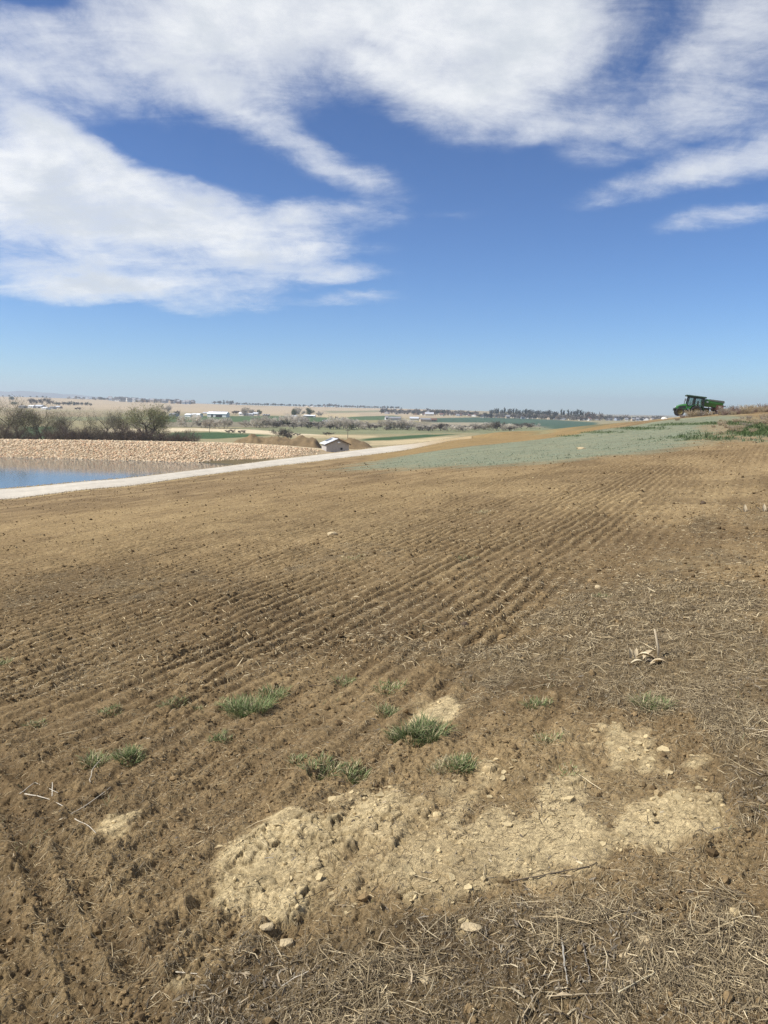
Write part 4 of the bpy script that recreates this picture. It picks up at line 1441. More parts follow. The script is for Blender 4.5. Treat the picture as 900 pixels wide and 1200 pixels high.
# column, base row, width and height in photo pixels, wall, roof, name, label, doors (share of width, width share, height share), barrel
FARM = [
    (204, 488.0, 8.5, 3.8, 'blue', 'grey', "farm_house", "blue grey house between two dark trees at the near end of the farm row", [], False),
    (222, 488.6, 8.0, 3.6, 'white', 'white', "barn", "white flat barn next to the arched white hut above the green field", [], False),
    (231.5, 488.8, 9.5, 4.2, 'white', 'white', "arched_hut", "white hut with an arched roof above the green field", [], True),
    (256, 488.8, 23, 6.0, 'white', 'white', "dairy_barn", "biggest white barn of the valley with black open bays", [(-.24, .10, .55), (.12, .34, .5)], False),
    (243, 485.4, 9, 2.3, 'cream', 'tin', "machine_shed", "low pale shed just uphill of the biggest white barn", [], False),
    (258, 485.2, 17, 2.8, 'grey', 'dark', "machine_shed", "long shed with a dark roof behind the biggest white barn", [], False),
    (284, 487.0, 6, 3.8, 'white', 'white', "barn", "white square barn at the start of the second farm row past the dairy", [], False),
    (293, 487.2, 7.5, 2.8, 'white', 'tin', "barn", "low white barn in the middle of the second farm row", [], False),
    (300, 487.2, 6, 3.8, 'cream', 'tin', "barn", "cream barn in the second farm row beside an olive tree", [], False),
    (312, 487.6, 7, 2.0, 'tan', 'grey', "machine_shed", "small tan shed ending the second farm row", [], False),
    (363, 488.8, 13, 2.4, 'white', 'white', "long_barn", "long low white barn under the olive farm trees", [(0, .7, .4)], False),
    (354, 494.4, 5.5, 4.6, 'white', 'tin', "farm_house", "white gabled house half hidden among pale willows", [], False),
    (345.5, 492, 7, 5.0, 'grey', 'tin', "farm_house", "grey house behind the white gabled one among pale willows", [], False),
    (381, 495.0, 3.6, 2.6, 'white', 'tin', "farm_shed", "tiny white shed, one of two in the straw coloured yard", [], False),
    (388, 495.4, 6.2, 2.8, 'cream', 'tin', "farm_shed", "cream shed with a dark end, larger of two in the straw coloured yard", [(.42, .2, .9)], False),
    (453, 492.0, 3.2, 4.2, 'white', 'grey', "farm_house", "narrow white house at the near end of the town's lower row", [], False),
    (463, 492.8, 13, 4.2, 'grey', 'grey', "long_barn", "long grey barn in the town's lower row", [(-.3, .12, .6)], False),
    (485.5, 493.0, 10, 4.2, 'cream', 'tin', "barn", "cream barn with a bright roof in the town's lower row", [], False),
    (498, 494.2, 12, 4.0, 'tan', 'grey', "barn", "tan barn right of the cream bright roofed barn in the lower row", [], False),
    (508, 494.2, 7, 3.6, 'tan', 'red', "farm_house", "tan house with a reddish roof ending the town's lower row", [], False),
    (478, 499.0, 9, 5.0, 'brown', 'red', "farm_house", "reddish brown house standing alone in the willows below the town", [], False),
    (503, 487.6, 10, 4.2, 'cream', 'tin', "large_house", "cream house on the rise above the town's lower row", [], False),
    (27, 478.3, 9, 3.0, 'grey', 'grey', "farm_house", "grey farmhouse at the outer end of the hillside farm", [], False),
    (37.5, 478.0, 7, 3.0, 'white', 'white', "barn", "white barn between the grey farmhouse and the long roof of the hillside farm", [], False),
    (47, 478.2, 13, 3.4, 'grey', 'tin', "long_barn", "long barn with a pale blue roof in the hillside farm", [(.2, .3, .5)], False),
    (54, 479.8, 8, 2.6, 'white', 'white', "machine_shed", "bright white shed in front of the hillside farm", [], False),
    (62, 479.2, 6, 2.8, 'grey', 'grey', "machine_shed", "grey shed on the inner side of the hillside farm's bright white one", [], False),
    (69, 478.6, 6, 2.6, 'tan', 'tin', "barn", "tan barn at the inner end of the hillside farm", [], False),
]
for px, py, wp, hp, wall, roof, nm, lab, doors, barrel in FARM:
    p = on_land(px, py)
    s = p.y / 900
    W_, H_ = wp * s, hp * s
    dp = min(max(7.0, W_ * .5), 14)
    building(nm, lab, nm.split('_')[-1], p, W_, dp, H_ * .62, H_, wall, roof, math.atan2(-p.x, p.y) * -1 + rr.uniform(-.15, .15), "farm buildings of the valley",
             [(a * W_, b * W_, c_ * H_ * .9) for a, b, c_ in doors], 0 if wp > 7 or doors else 2, barrel)


# rows of small houses too far to tell apart
def house_row(x0, x1, n, d0, d1, wpx, hpx, walls, roofs, label, group):
    for i in range(n):
        px = x0 + (x1 - x0) * (i + rr.uniform(.15, .85)) / n
        d = rr.uniform(d0, d1)
        p = stand_at(px, d)
        s = d / 900
        wl, rf = rr.choice(walls), rr.choice(roofs)
        key = ('house', wl, rf)
        W_, H_ = wpx * s * rr.uniform(.8, 1.25), hpx * s * rr.uniform(.8, 1.2)
        sc = (W_ / 10, rr.uniform(.9, 1.2), H_ / 6)
        lab = label.format(c=wl, r=rf)
        rz = rr.choice((0, .3, -.3, 1.2))
        if key not in PROTO:
            PROTO[key] = building("house", lab, "house", p, 10, 9, 3.6, 6.0, wl, rf, rz, group, windows=3, chimney=False)
            PROTO[key].scale = sc
        else:
            dup(PROTO[key], p, (0, 0, rz), sc, lab, group)


house_row(128, 228, 38, 2150, 2400, 4.6, 3.9, ['grey', 'tan', 'brown', 'blue', 'white'], ['dark', 'grey', 'dark', 'grey'], "{c} house with a {r} roof in the hilltop estate", "houses of the hilltop estate")
house_row(78, 128, 7, 2350, 2550, 4.0, 1.8, ['white', 'cream', 'tan'], ['tin', 'grey'], "{c} house with a {r} roof on the crest before the hilltop estate", "houses along the hill crest")
house_row(268, 276, 2, 2450, 2500, 4.5, 1.8, ['cream'], ['grey'], "cream house under the tall skyline clump above the dairy barn", "houses under the skyline clump")
house_row(350, 400, 4, 2400, 2500, 2.6, 1.6, ['white', 'cream'], ['tin', 'grey'], "{c} house with a {r} roof tucked into the skyline tree row", "houses in the skyline row")
house_row(448, 560, 30, 1400, 1800, 3.2, 2.6, ['tan', 'white', 'grey', 'brown', 'cream'], ['dark', 'grey', 'red'], "{c} house with a {r} roof among the town trees", "houses of the valley town")
house_row(560, 694, 22, 1250, 1380, 3.6, 3.2, ['white', 'tan', 'grey', 'cream', 'blue'], ['grey', 'dark', 'red'], "{c} house with a {r} roof below the dark windbreak", "houses below the windbreak")
house_row(694, 766, 12, 1350, 1500, 3.8, 3.2, ['white', 'tan', 'grey', 'blue'], ['grey', 'dark'], "{c} house with a {r} roof in the hazy wood edge", "houses in the hazy wood edge")

# ------------------------------------------------------------------ poles
M_POLE = mat("weathered_pole", (.14, .115, .09), .95, .2, 2)
for px, py, h, lab in [(407.5, 515, 12.5, "thin wooden utility pole rising behind the pump shed"), (245.5, 507.5, 11, "thin wooden utility pole beside the pale farm track past the bank trees")]:
    p = ground_at(px, py)
    h = h * p.y / 900
    t = thing("utility_pole", lab, "pole", p)
    MB().tube([(0, 0, -.5), (0, 0, h * .5), (0, 0, h)], [.11, .10, .08], 8).build("post", M_POLE, t)
    MB().box(-.9, .9, -.06, .06, h - .75, h - .6).build("crossarm", M_POLE, t)
    for q in (-.8, -.35, .35, .8):
        MB().lathe([(0, h - .6), (.05, h - .6), (.06, h - .5), (.03, h - .42), (0, h - .42)], 'z', 8, (q, 0, 0)).build("insulator", MR['grey'], t)

# ------------------------------------------------------------------ dirt piles behind the bank
M_DIRT = mat("heaped_dirt", (.185, .130, .068), .97, .22, .8, bump=.8, bscale=2.5)
M_DIRT2 = mat("heaped_pale_dirt", (.40, .31, .18), .97, .14, .8, bump=.8, bscale=2.5)


def pile(name, label, px0, px1, d, tops, depth, m_, seed, sink=.4):
    """an elongated heap: crest heights along its length"""
    a, b = stand_at(px0, d), stand_at(px1, d)
    L = (b - a).length
    nu, nv = max(24, int(L * 2.5)), 20
    V = []
    tp = np.array(tops)
    for i in range(nu):
        f = i / (nu - 1)
        hgt = np.interp(f, tp[:, 0], tp[:, 1])
        for j in range(nv):
            g_ = j / (nv - 1) * 2 - 1
            x_ = lerp(a.x, b.x, f); y_ = d + g_ * depth
            bump_ = .38 * float(fbm(np.array([x_]), np.array([y_]), .45, seed, 5, .65)[0])
            prof_ = max(0, 1 - abs(g_) ** 1.35)
            endf = min(1, min(f, 1 - f) * L / 2.2)
            z_ = float(terrain(np.array([x_]), np.array([y_]))[0]) - sink + (hgt * (1 + bump_) * prof_ * endf + sink * .6 * prof_)
            V.append((x_ - lerp(a.x, b.x, .5), y_ - d, z_))
    z0 = float(terrain(np.array([(a.x + b.x) / 2]), np.array([d]))[0])
    V = np.array(V); V[:, 2] -= z0
    Q = [(i * nv + j, (i + 1) * nv + j, (i + 1) * nv + j + 1, i * nv + j + 1) for i in range(nu - 1) for j in range(nv - 1)]
    o = mesh_obj(name, V, Q, m_, smooth=True)
    o.location = ((a.x + b.x) / 2, d, z0)
    tag(o, label, "dirt pile")
    return o


pile("dirt_pile", "long brown dirt pile running from the stone bank to the pump shed", 262, 380, 186, [(0, 2.2), (.10, 3.3), (.28, 4.1), (.40, 3.5), (.55, 3.8), (.68, 3.3), (.85, 3.6), (1, 3.0)], 6.5, M_DIRT, 601)
pile("dirt_pile", "brown dirt pile behind the pump shed beside the track", 374, 441, 180, [(0, 2.2), (.25, 3.0), (.45, 3.1), (.7, 2.4), (1, 1.0)], 5.5, M_DIRT, 607)
pile("pale_dirt_pile", "small pale pointed heap at the end of the long brown dirt pile", 246, 280, 180, [(0, 1.0), (.35, 3.3), (.5, 2.3), (1, 1.4)], 5, M_DIRT2, 611)

# ------------------------------------------------------------------ pump shed by the track
M_SHEDW = mat("shed_block", (.43, .395, .36), .9, .10, 3.0, bump=.3, bscale=6)
M_SHEDR = mat("shed_tin", (.74, .75, .76), .5, .05, 1.5)
M_TRIM = mat("shed_trim", (.16, .11, .075), .8, .15, 4)
p = stand_at(393, 151.5)
p.z += .1
sh = thing("pump_shed", "small block pump shed with a white tin roof standing beside the gravel track", "shed", p, math.radians(17))
W_, L_, E_, R_ = 4.5, 4.3, 1.5, 2.45
b = MB()
b.prism([(-W_ / 2, -.6), (W_ / 2, -.6), (W_ / 2, E_ - .03), (0, R_ - .04), (-W_ / 2, E_ - .03)], -L_ / 2, L_ / 2)
b.build("wall", M_SHEDW, sh)
sl = (R_ - E_) / (W_ / 2)
for sgn, nm in ((-1, "roof"), (1, "roof")):
    b = MB()
    x0, z0, x1, z1 = 0.0, R_, sgn * (W_ / 2 + .35), E_ - .35 * sl
    b.hexa([(x0, -L_ / 2 - .35, z0), (x1, -L_ / 2 - .35, z1), (x1, L_ / 2 + .35, z1), (x0, L_ / 2 + .35, z0),
            (x0, -L_ / 2 - .35, z0 + .09), (x1, -L_ / 2 - .35, z1 + .09), (x1, L_ / 2 + .35, z1 + .09), (x0, L_ / 2 + .35, z0 + .09)])
    ro = b.build(nm, M_SHEDR if sgn < 0 else M_TRIM, sh)
    if sgn < 0:
        b = MB()
        for k in range(9):
            yy = lerp(-L_ / 2 - .2, L_ / 2 + .2, k / 8)
            b.hexa([(x0 - .05, yy - .025, z0 + .07), (x1, yy - .025, z1 + .09), (x1, yy + .025, z1 + .09), (x0 - .05, yy + .025, z0 + .07),
                    (x0 - .05, yy - .02, z0 + .12), (x1, yy - .02, z1 + .125), (x1, yy + .02, z1 + .125), (x0 - .05, yy + .02, z0 + .12)])
        b.build("roof_seam", M_SHEDR, ro)
        b = MB()
        f0, f1 = .18, .62
        P = [(lerp(x0, x1, f), yy, lerp(z0, z1, f) + .14) for f, yy in ((f0, .35), (f1, .35), (f1, L_ / 2), (f0, L_ / 2))]
        b.hexa(P + [(x, y, z + .06) for x, y, z in P])
        b.build("solar_panel", M_PANE, ro)
for sgn in (-1, 1):
    b = MB()
    b.hexa([(0, -L_ / 2 - .36, R_ - .16), (sgn * (W_ / 2 + .35), -L_ / 2 - .36, E_ - .35 * sl - .16), (sgn * (W_ / 2 + .35), -L_ / 2 - .31, E_ - .35 * sl - .16), (0, -L_ / 2 - .31, R_ - .16),
            (0, -L_ / 2 - .36, R_ - .005), (sgn * (W_ / 2 + .35), -L_ / 2 - .36, E_ - .35 * sl - .005), (sgn * (W_ / 2 + .35), -L_ / 2 - .31, E_ - .35 * sl - .005), (0, -L_ / 2 - .31, R_ - .005)])
    b.build("barge_board", M_TRIM, sh)
b = MB(); b.box(-.05, .42, -L_ / 2 - .42, -L_ / 2 - .002, 1.62, 1.88, .03); b.build("wall_lamp", MW['white'], sh)
b = MB(); b.box(.55, .95, -L_ / 2 - .03, -L_ / 2 + .02, .35, .75); b.build("vent", M_DOOR, sh)

# ------------------------------------------------------------------ tractor and seeder on the brow
M_GREEN = mat("tractor_green", (.034, .150, .026), .35, .12, 2.0, spec=.5, coat=.2)
M_YEL = mat("dusty_rim", (.20, .16, .06), .5, .12, 2.0)
M_BLACK = mat("black_frame", (.022, .024, .022), .5, .15, 3.0, spec=.4)
M_RUB = mat("dusty_rubber", (.040, .036, .030), .9, .3, 4.0)
M_STEEL = mat("worn_steel", (.30, .29, .28), .45, .15, 4.0, metal=.7)
M_RUST = mat("rusty_red_frame", (.12, .055, .040), .8, .25, 5.0)
M_LAMP = mat("lamp_glass", (.75, .75, .70), .2, .05)
M_SEAT = mat("seat_vinyl", (.05, .05, .045), .7, .1)
M_LID = mat("hopper_lid", (.06, .065, .05), .7, .2, 3.0)
M_WHITE = mat("white_plate", (.78, .78, .75), .6, .05)
M_CABGLASS = bpy.data.materials.new("cab_glass"); M_CABGLASS.use_nodes = True
t = M_CABGLASS.node_tree; t.nodes.clear(); g = G(t)
tr = g.n('ShaderNodeBsdfTransparent'); tr.inputs[0].default_value = (.74, .80, .79, 1)
gl = g.n('ShaderNodeBsdfGlossy'); gl.inputs['Roughness'].default_value = .05
mx = g.n('ShaderNodeMixShader'); mx.inputs[0].default_value = .06
t.links.new(tr.outputs[0], mx.inputs[1]); t.links.new(gl.outputs[0], mx.inputs[2])
o_ = g.n('ShaderNodeOutputMaterial'); t.links.new(mx.outputs[0], o_.inputs[0])


def wheel(parent, x, y, R, Wd, lugs):
    """tyre with lugs and a rim, turning about y"""
    b = MB()
    h = Wd / 2
    b.lathe([(R * .56, -h * .8), (R * .72, -h), (R * .90, -h), (R * .97, -h * .75), (R * .985, 0), (R * .97, h * .75), (R * .90, h), (R * .72, h), (R * .56, h * .8), (R * .56, -h * .8)], 'y', 32, (x, y, R))
    for k in range(lugs):
        a = 2 * math.pi * k / lugs
        for sg in (-1, 1):
            a2 = a + sg * math.pi / lugs * .5
            P = []
            for rr_ in (R * .95, R * 1.02):
                for yy, da in ((sg * h * .08, -.05), (sg * h * .98, .10), (sg * h * .98, .17), (sg * h * .08, .03)):
                    P.append((x + rr_ * math.cos(a2 + da), y + yy, R + rr_ * math.sin(a2 + da)))
            b.hexa(P)
    ty = b.build("wheel", M_RUB, parent)
    r = MB()
    r.lathe([(0, -h * .35), (R * .16, -h * .35), (R * .18, -h * .2), (R * .44, -h * .1), (R * .50, -h * .72), (R * .575, -h * .84), (R * .575, h * .84), (R * .50, h * .72), (R * .44, h * .1), (R * .18, h * .2), (R * .16, h * .35), (0, h * .35)], 'y', 28, (x, y, R))
    r.build("rim", M_YEL, ty)
    return ty


TD = 106.0
pf, pr_ = stand_at(787.5, TD), stand_at(824, TD)
slope = math.atan2(pr_.z - pf.z, pr_.x - pf.x)
mid = stand_at(803.5, TD)
tr_ = thing("tractor", "green farm tractor with a boxy glazed cab driving along the weedy brow", "tractor", mid)
tr_.rotation_euler = (0, -slope, math.pi - .22)          # local +x is forwards, towards the valley
# chassis
b = MB(); b.box(-1.1, 1.40, -.28, .28, .55, 1.02, .04); b.box(-1.3, -.3, -.45, .45, .6, 1.15, .05); b.box(-.1, 1.2, -.36, -.28, .6, .95); b.box(1.34, 1.68, -.32, .32, .55, .95, .04)
b.build("chassis", M_BLACK, tr_)
# bonnet: slopes down to the nose
b = MB()
sec = [(.15, 1.02, 1.76, .44), (.7, 1.0, 1.68, .43), (1.2, .98, 1.52, .40), (1.52, .96, 1.34, .35), (1.63, .98, 1.18, .28)]
V = []
for x_, z0, z1, hw in sec:
    V += [(x_, -hw, z0), (x_, -hw, z1 - .14), (x_, -hw * .72, z1), (x_, hw * .72, z1), (x_, hw, z1 - .14), (x_, hw, z0)]
Q = [(k * 6 + i, k * 6 + (i + 1) % 6, k * 6 + 6 + (i + 1) % 6, k * 6 + 6 + i) for k in range(len(sec) - 1) for i in range(6)]
n_ = len(V) - 6
Q += [(0, 3, 2, 1), (0, 5, 4, 3), (n_, n_ + 1, n_ + 2, n_ + 3), (n_, n_ + 3, n_ + 4, n_ + 5)]
b.add(V, Q)
bon = b.build("bonnet", M_GREEN, tr_)
for sy in (-1, 1):
    b = MB(); b.hexa([(.38, sy * .435, 1.12), (1.30, sy * .395, 1.10), (1.30, sy * .415, 1.10), (.38, sy * .45, 1.12), (.38, sy * .435, 1.44), (1.30, sy * .395, 1.30), (1.30, sy * .415, 1.30), (.38, sy * .45, 1.44)])
    b.build("side_grille", M_BLACK, bon)
    b = MB(); b.lathe([(0, 0), (.10, 0), (.11, .05), (0, .05)], 'x', 12, (1.60, sy * .17, 1.14)); b.build("headlight", M_LAMP, tr_)
b = MB(); b.box(1.53, 1.67, -.22, .22, .98, 1.10); b.build("front_grille", M_BLACK, tr_)
b = MB(); b.tube([(.55, -.36, 1.6), (.55, -.36, 2.35), (.50, -.36, 2.5)], [.055, .055, .045], 10); b.build("exhaust_pipe", M_STEEL, tr_)
b = MB()
for k in range(4):
    b.box(1.70, 1.86, -.40 + k * .2, -.22 + k * .2, .62, .98, .02)
b.build("front_weights", M_BLACK, tr_)
# wheels
for sy in (-1, 1):
    wheel(tr_, -.98, sy * .88, .82, .46, 20)
    wheel(tr_, 1.06, sy * .80, .55, .34, 16)
# fenders
for sy in (-1, 1):
    b = MB()
    arc = [(-.98 + .95 * math.cos(a), .84 + .95 * math.sin(a)) for a in np.linspace(.15, 2.85, 12)]
    V = []
    for x_, z_ in arc:
        V += [(x_, sy * .52, z_), (x_, sy * 1.12, z_), (x_, sy * 1.12, z_ + .04), (x_, sy * .52, z_ + .04)]
    Q = [(k * 4 + i, k * 4 + (i + 1) % 4, k * 4 + 4 + (i + 1) % 4, k * 4 + 4 + i) for k in range(11) for i in range(4)]
    Q += [(0, 3, 2, 1), (44, 45, 46, 47)]
    b.add(V, Q); b.build("fender", M_GREEN, tr_)
# cab
b = MB(); b.box(-1.86, .30, -.62, .62, 1.15, 1.55, .05); cabb = b.build("cab_body", M_GREEN, tr_)
b = MB()
for sy in (-1, 1):
    for (xa, xb, wd) in ((.28, .18, .14), (-.62, -.62, .20), (-1.80, -1.70, .18)):
        y0 = sy * .62
        P = [(xa - wd / 2, y0 - .05, 1.5), (xa + wd / 2, y0 - .05, 1.5), (xa + wd / 2, y0 + .05, 1.5), (xa - wd / 2, y0 + .05, 1.5)]
        P += [(xb - wd / 2, y0 - .05, 2.74), (xb + wd / 2, y0 - .05, 2.74), (xb + wd / 2, y0 + .05, 2.74), (xb - wd / 2, y0 + .05, 2.74)]
        b.hexa(P)
    b.box(-1.8, .28, sy * .62 - .04, sy * .62 + .04, 1.50, 1.58)
    b.box(-1.72, .22, sy * .62 - .04, sy * .62 + .04, 2.64, 2.74)
for xx, za in ((.26, 1.5), (-1.77, 1.5)):
    b.box(xx - .04, xx + .04, -.6, .6, 1.5, 1.58)
b.build("cab_frame", M_BLACK, tr_)
b = MB(); b.box(-2.02, .60, -.78, .78, 2.74, 2.96, .07); rf = b.build("cab_roof", mat("roof_dark_green", (.03, .055, .03), .45, .1), tr_)
for sy in (-1, 1):
    MB().lathe([(0, 0), (.08, 0), (.09, .05), (0, .05)], 'x', 10, (.50, sy * .5, 2.80)).build("work_light", M_LAMP, rf)
for sy in (-1, 1):
    for xa, xb in ((-.56, .22), (-1.70, -.70)):
        b = MB(); b.hexa([(xa, sy * .62 - .008, 1.58), (xb, sy * .62 - .008, 1.58), (xb, sy * .62 + .008, 1.58), (xa, sy * .62 + .008, 1.58),
                          (xa, sy * .62 - .008, 2.64), (xb - .06, sy * .62 - .008, 2.64), (xb - .06, sy * .62 + .008, 2.64), (xa, sy * .62 + .008, 2.64)])
        b.build("window", M_CABGLASS, tr_)
for xx, sx in ((.235, -.07), (-1.75, .05)):
    b = MB(); b.hexa([(xx - .006, -.55, 1.58), (xx + .006, -.55, 1.58), (xx + .006, .55, 1.58), (xx - .006, .55, 1.58),
                      (xx + sx - .006, -.55, 2.70), (xx + sx + .006, -.55, 2.70), (xx + sx + .006, .55, 2.70), (xx + sx - .006, .55, 2.70)])
    b.build("window", M_CABGLASS, tr_)
b = MB(); b.box(-1.15, -.62, -.26, .26, 1.45, 1.66, .04); b.box(-1.22, -1.05, -.25, .25, 1.6, 2.32, .05, top=(.8, .85)); b.build("seat", M_SEAT, tr_)
b = MB(); b.tube([(.05, 0, 1.45), (-.2, 0, 1.85)], .03, 6)
b.tube([(-.2 - .05 * math.sin(a), .19 * math.cos(a), 1.85 + .16 * math.sin(a)) for a in np.linspace(0, 2 * math.pi, 17)], .018, 6); b.build("steering_wheel", M_BLACK, tr_)
for sy in (-1, 1):
    b = MB(); b.tube([(.2, sy * .66, 2.3), (.36, sy * .92, 2.32)], .018, 6); b.box(.33, .38, sy * .92 - .09, sy * .92 + .09, 2.1, 2.42, .015); b.build("mirror", M_BLACK, tr_)
    b = MB(); b.box(-.45, .02, sy * .66 - .12, sy * .66 + .12, .62, .66); b.box(-.42, 0, sy * .66 - .12, sy * .66 + .12, .92, .96); b.build("step", M_STEEL, tr_)
b = MB()
for sy in (-.38, .38):
    b.tube([(-1.3, sy, .62), (-2.0, sy, .60)], .045, 8)
b.tube([(-1.3, 0, 1.15), (-2.0, 0, 1.1)], .05, 8); b.build("hitch", M_STEEL, tr_)

# mounted seeder
pa = stand_at(831.5, TD + .3)
pe = stand_at(849, TD + .3)
sl2 = math.atan2(pe.z - stand_at(824, TD + .3).z, pe.x - stand_at(824, TD + .3).x)
se = thing("seeder", "green hopper seeder with a dark lid and rusty frame hitched behind the tractor", "seeder", pa)
se.rotation_euler = (0, -sl2, math.pi - .22)
b = MB()
V = []
for x_, hw in ((0, 0),):
    pass
# hopper: long box, narrowing downwards
b.hexa([(-.95, -1.05, 1.0), (1.15, -1.05, 1.0), (1.15, 1.05, 1.0), (-.95, 1.05, 1.0), (-1.2, -1.25, 1.55), (1.35, -1.25, 1.55), (1.35, 1.25, 1.55), (-1.2, 1.25, 1.55)])
b.hexa([(-1.2, -1.25, 1.55), (1.35, -1.25, 1.55), (1.35, 1.25, 1.55), (-1.2, 1.25, 1.55), (-1.2, -1.25, 1.78), (1.35, -1.25, 1.82), (1.35, 1.25, 1.82), (-1.2, 1.25, 1.78)])
hop = b.build("hopper", M_GREEN, se)
b = MB(); b.hexa([(-1.32, -1.3, 1.70), (.65, -1.3, 1.83), (.65, 1.3, 1.83), (-1.32, 1.3, 1.70), (-1.25, -1.15, 1.98), (.60, -1.15, 2.02), (.60, 1.15, 2.02), (-1.25, 1.15, 1.98)]); b.build("lid", M_LID, hop)
b = MB(); b.hexa([(.66, -1.28, 1.83), (1.36, -1.28, 1.83), (1.36, 1.28, 1.83), (.66, 1.28, 1.83), (.72, -1.1, 2.0), (1.2, -1.1, 1.97), (1.2, 1.1, 1.97), (.72, 1.1, 2.0)]); b.build("lid", M_GREEN, hop)
for sy in (-1, 1):
    b = MB(); b.box(.75, .98, sy * 1.262 - .004, sy * 1.262 + .004, 1.52, 1.72); b.build("marker_plate", M_WHITE, hop)
b = MB()
for sy in (-1.05, 1.05):
    b.box(-1.25, 1.5, sy - .06, sy + .06, .72, .84)
for xx in (-1.2, -.4, .5, 1.4):
    b.box(xx - .06, xx + .06, -1.15, 1.15, .70, .82)
for xx in (-1.05, -.45, .2):
    for sy in (-1.08, 1.08):
        b.box(xx - .05, xx + .05, sy - .05, sy + .05, .3, 1.3)
b.box(-1.3, -.35, -1.18, -1.10, .84, 1.35); b.box(-1.3, -.35, 1.10, 1.18, .84, 1.35)
b.build("frame", M_RUST, se)
for k in range(9):
    yy = -1.0 + k * .25
    b = MB(); b.lathe([(0, -.012), (.26, -.006), (.27, 0), (.26, .006), (0, .012)], 'y', 20, (-.55 - .25 * (k % 2), yy, .27)); dk = b.build("disc", M_STEEL, se)
    b = MB(); b.tube([(-.55 - .25 * (k % 2), yy + .03, .28), (-.3, yy + .03, .55), (-.1, yy + .03, .76)], .03, 6); b.build("disc_arm", M_BLACK, dk)
    b = MB(); b.tube([(-.2, yy + .05, 1.05), (-.35, yy + .05, .75), (-.6, yy + .05, .45)], .025, 6); b.build("seed_tube", M_BLACK, se)
for sy in (-1, 1):
    wheel(se, .85, sy * 1.22, .42, .22, 14)
b = MB(); b.box(-1.75, -1.25, -.8, .8, .55, .62); b.box(-1.72, -1.60, -1.0, 1.0, .9, 1.0); b.build("rear_step", M_STEEL, se)
b = MB(); b.box(-1.55, -1.42, -1.15, -.55, .95, 1.30, .01); b.build("marker_plate", M_WHITE, se)
b = MB(); b.tube([(-1.3, -1.1, 1.4), (-1.65, -1.2, 1.45), (-1.9, -1.25, 1.35)], .03, 6); b.box(-2.0, -1.8, -1.32, -1.16, 1.28, 1.42, .02); b.build("marker_arm", M_BLACK, se)
b = MB(); b.tube([(1.3, -.5, .75), (2.1, -.1, .75)], .06, 8); b.tube([(1.3, .5, .75), (2.1, .1, .75)], .06, 8); b.build("drawbar", M_RUST, se)

# ------------------------------------------------------------------ weeds of the brow
M_WEED = attr_mat("dry_weed", .95, .08, translucent=.2)


def weed_arrays(seed, H, W, n, tones, w=.012, droop=.2, fluffy=0):
    rng = np.random.default_rng(seed)
    a = rng.random(n) * 6.283; r = W * .35 * np.sqrt(rng.random(n))
    A = np.stack([r * np.cos(a), r * np.sin(a), -.05 + 0 * a], -1)
    L = H * (.35 + .65 * rng.random(n))
    out = np.stack([np.cos(a), np.sin(a), 0 * a], -1) * (.15 + .5 * rng.random(n))[:, None] * (W / H)
    M = A + (out * .4 + np.array((0, 0, 1.0))) * (L * .55)[:, None]
    B = M + (out * 1.1 + np.array((0, 0, .8 - droop)))* (L * .5)[:, None] + rng.normal(size=(n, 3)) * .04 * H
    c0 = lerp(np.array(tones[0]), np.array(tones[1]), rng.random(n)[:, None])
    V1, F1, C1 = strips(A, M, np.full(n, w * 1.2), rng, c0)
    V2, F2, C2 = strips(M, B, np.full(n, w), rng, c0 * 1.05)
    Vs, Fs, Cs = [V1, V2], [F1, F2 + len(V1)], [C1, C2]
    off = len(V1) + len(V2)
    if fluffy:
        i = rng.integers(0, n, fluffy)
        P = lerp(M[i], B[i], rng.random(fluffy)[:, None])
        D = rng.normal(size=(fluffy, 3)); D /= np.linalg.norm(D, axis=1)[:, None]
        V3, F3, C3 = strips(P, P + D * .16 * H, np.full(fluffy, w * .8), rng, c0[i] * (.85 + .4 * rng.random(fluffy))[:, None])
        Vs.append(V3); Fs.append(F3 + off); Cs.append(C3)
    return np.concatenate(Vs), np.concatenate(Fs), np.concatenate(Cs)


WEEDS = {'tan': (701, 1.0, 1.1, 200, ((.30, .235, .15), (.50, .41, .28)), 420), 'red': (702, 1.0, 1.0, 150, ((.20, .14, .11), (.34, .255, .20)), 320),
         'grey': (703, 1.0, 1.0, 160, ((.26, .22, .17), (.42, .36, .29)), 320), 'stalk': (704, 1.0, .9, 14, ((.17, .115, .085), (.22, .15, .11)), 40)}
rr = random.Random(91)


def weed(kind, px, d, h, wf, name, label, cat, group):
    p = stand_at(px, d)
    key = 'weed_' + kind
    if key not in PROTO:
        sd_, H, W, n, tn, fl = WEEDS[kind]
        V, F, C_ = weed_arrays(sd_, H, W, n, tn, .020, .2, fl)
        o = mesh_obj(name, V, F, M_WEED, C_)
        PROTO[key] = o
    else:
        o = PROTO[key].copy(); scene.collection.objects.link(o); o.name = name
    o.location = p; o.rotation_euler = (0, 0, rr.uniform(0, 6.28)); o.scale = (h * wf, h * wf, h)
    tag(o, label, cat, group)


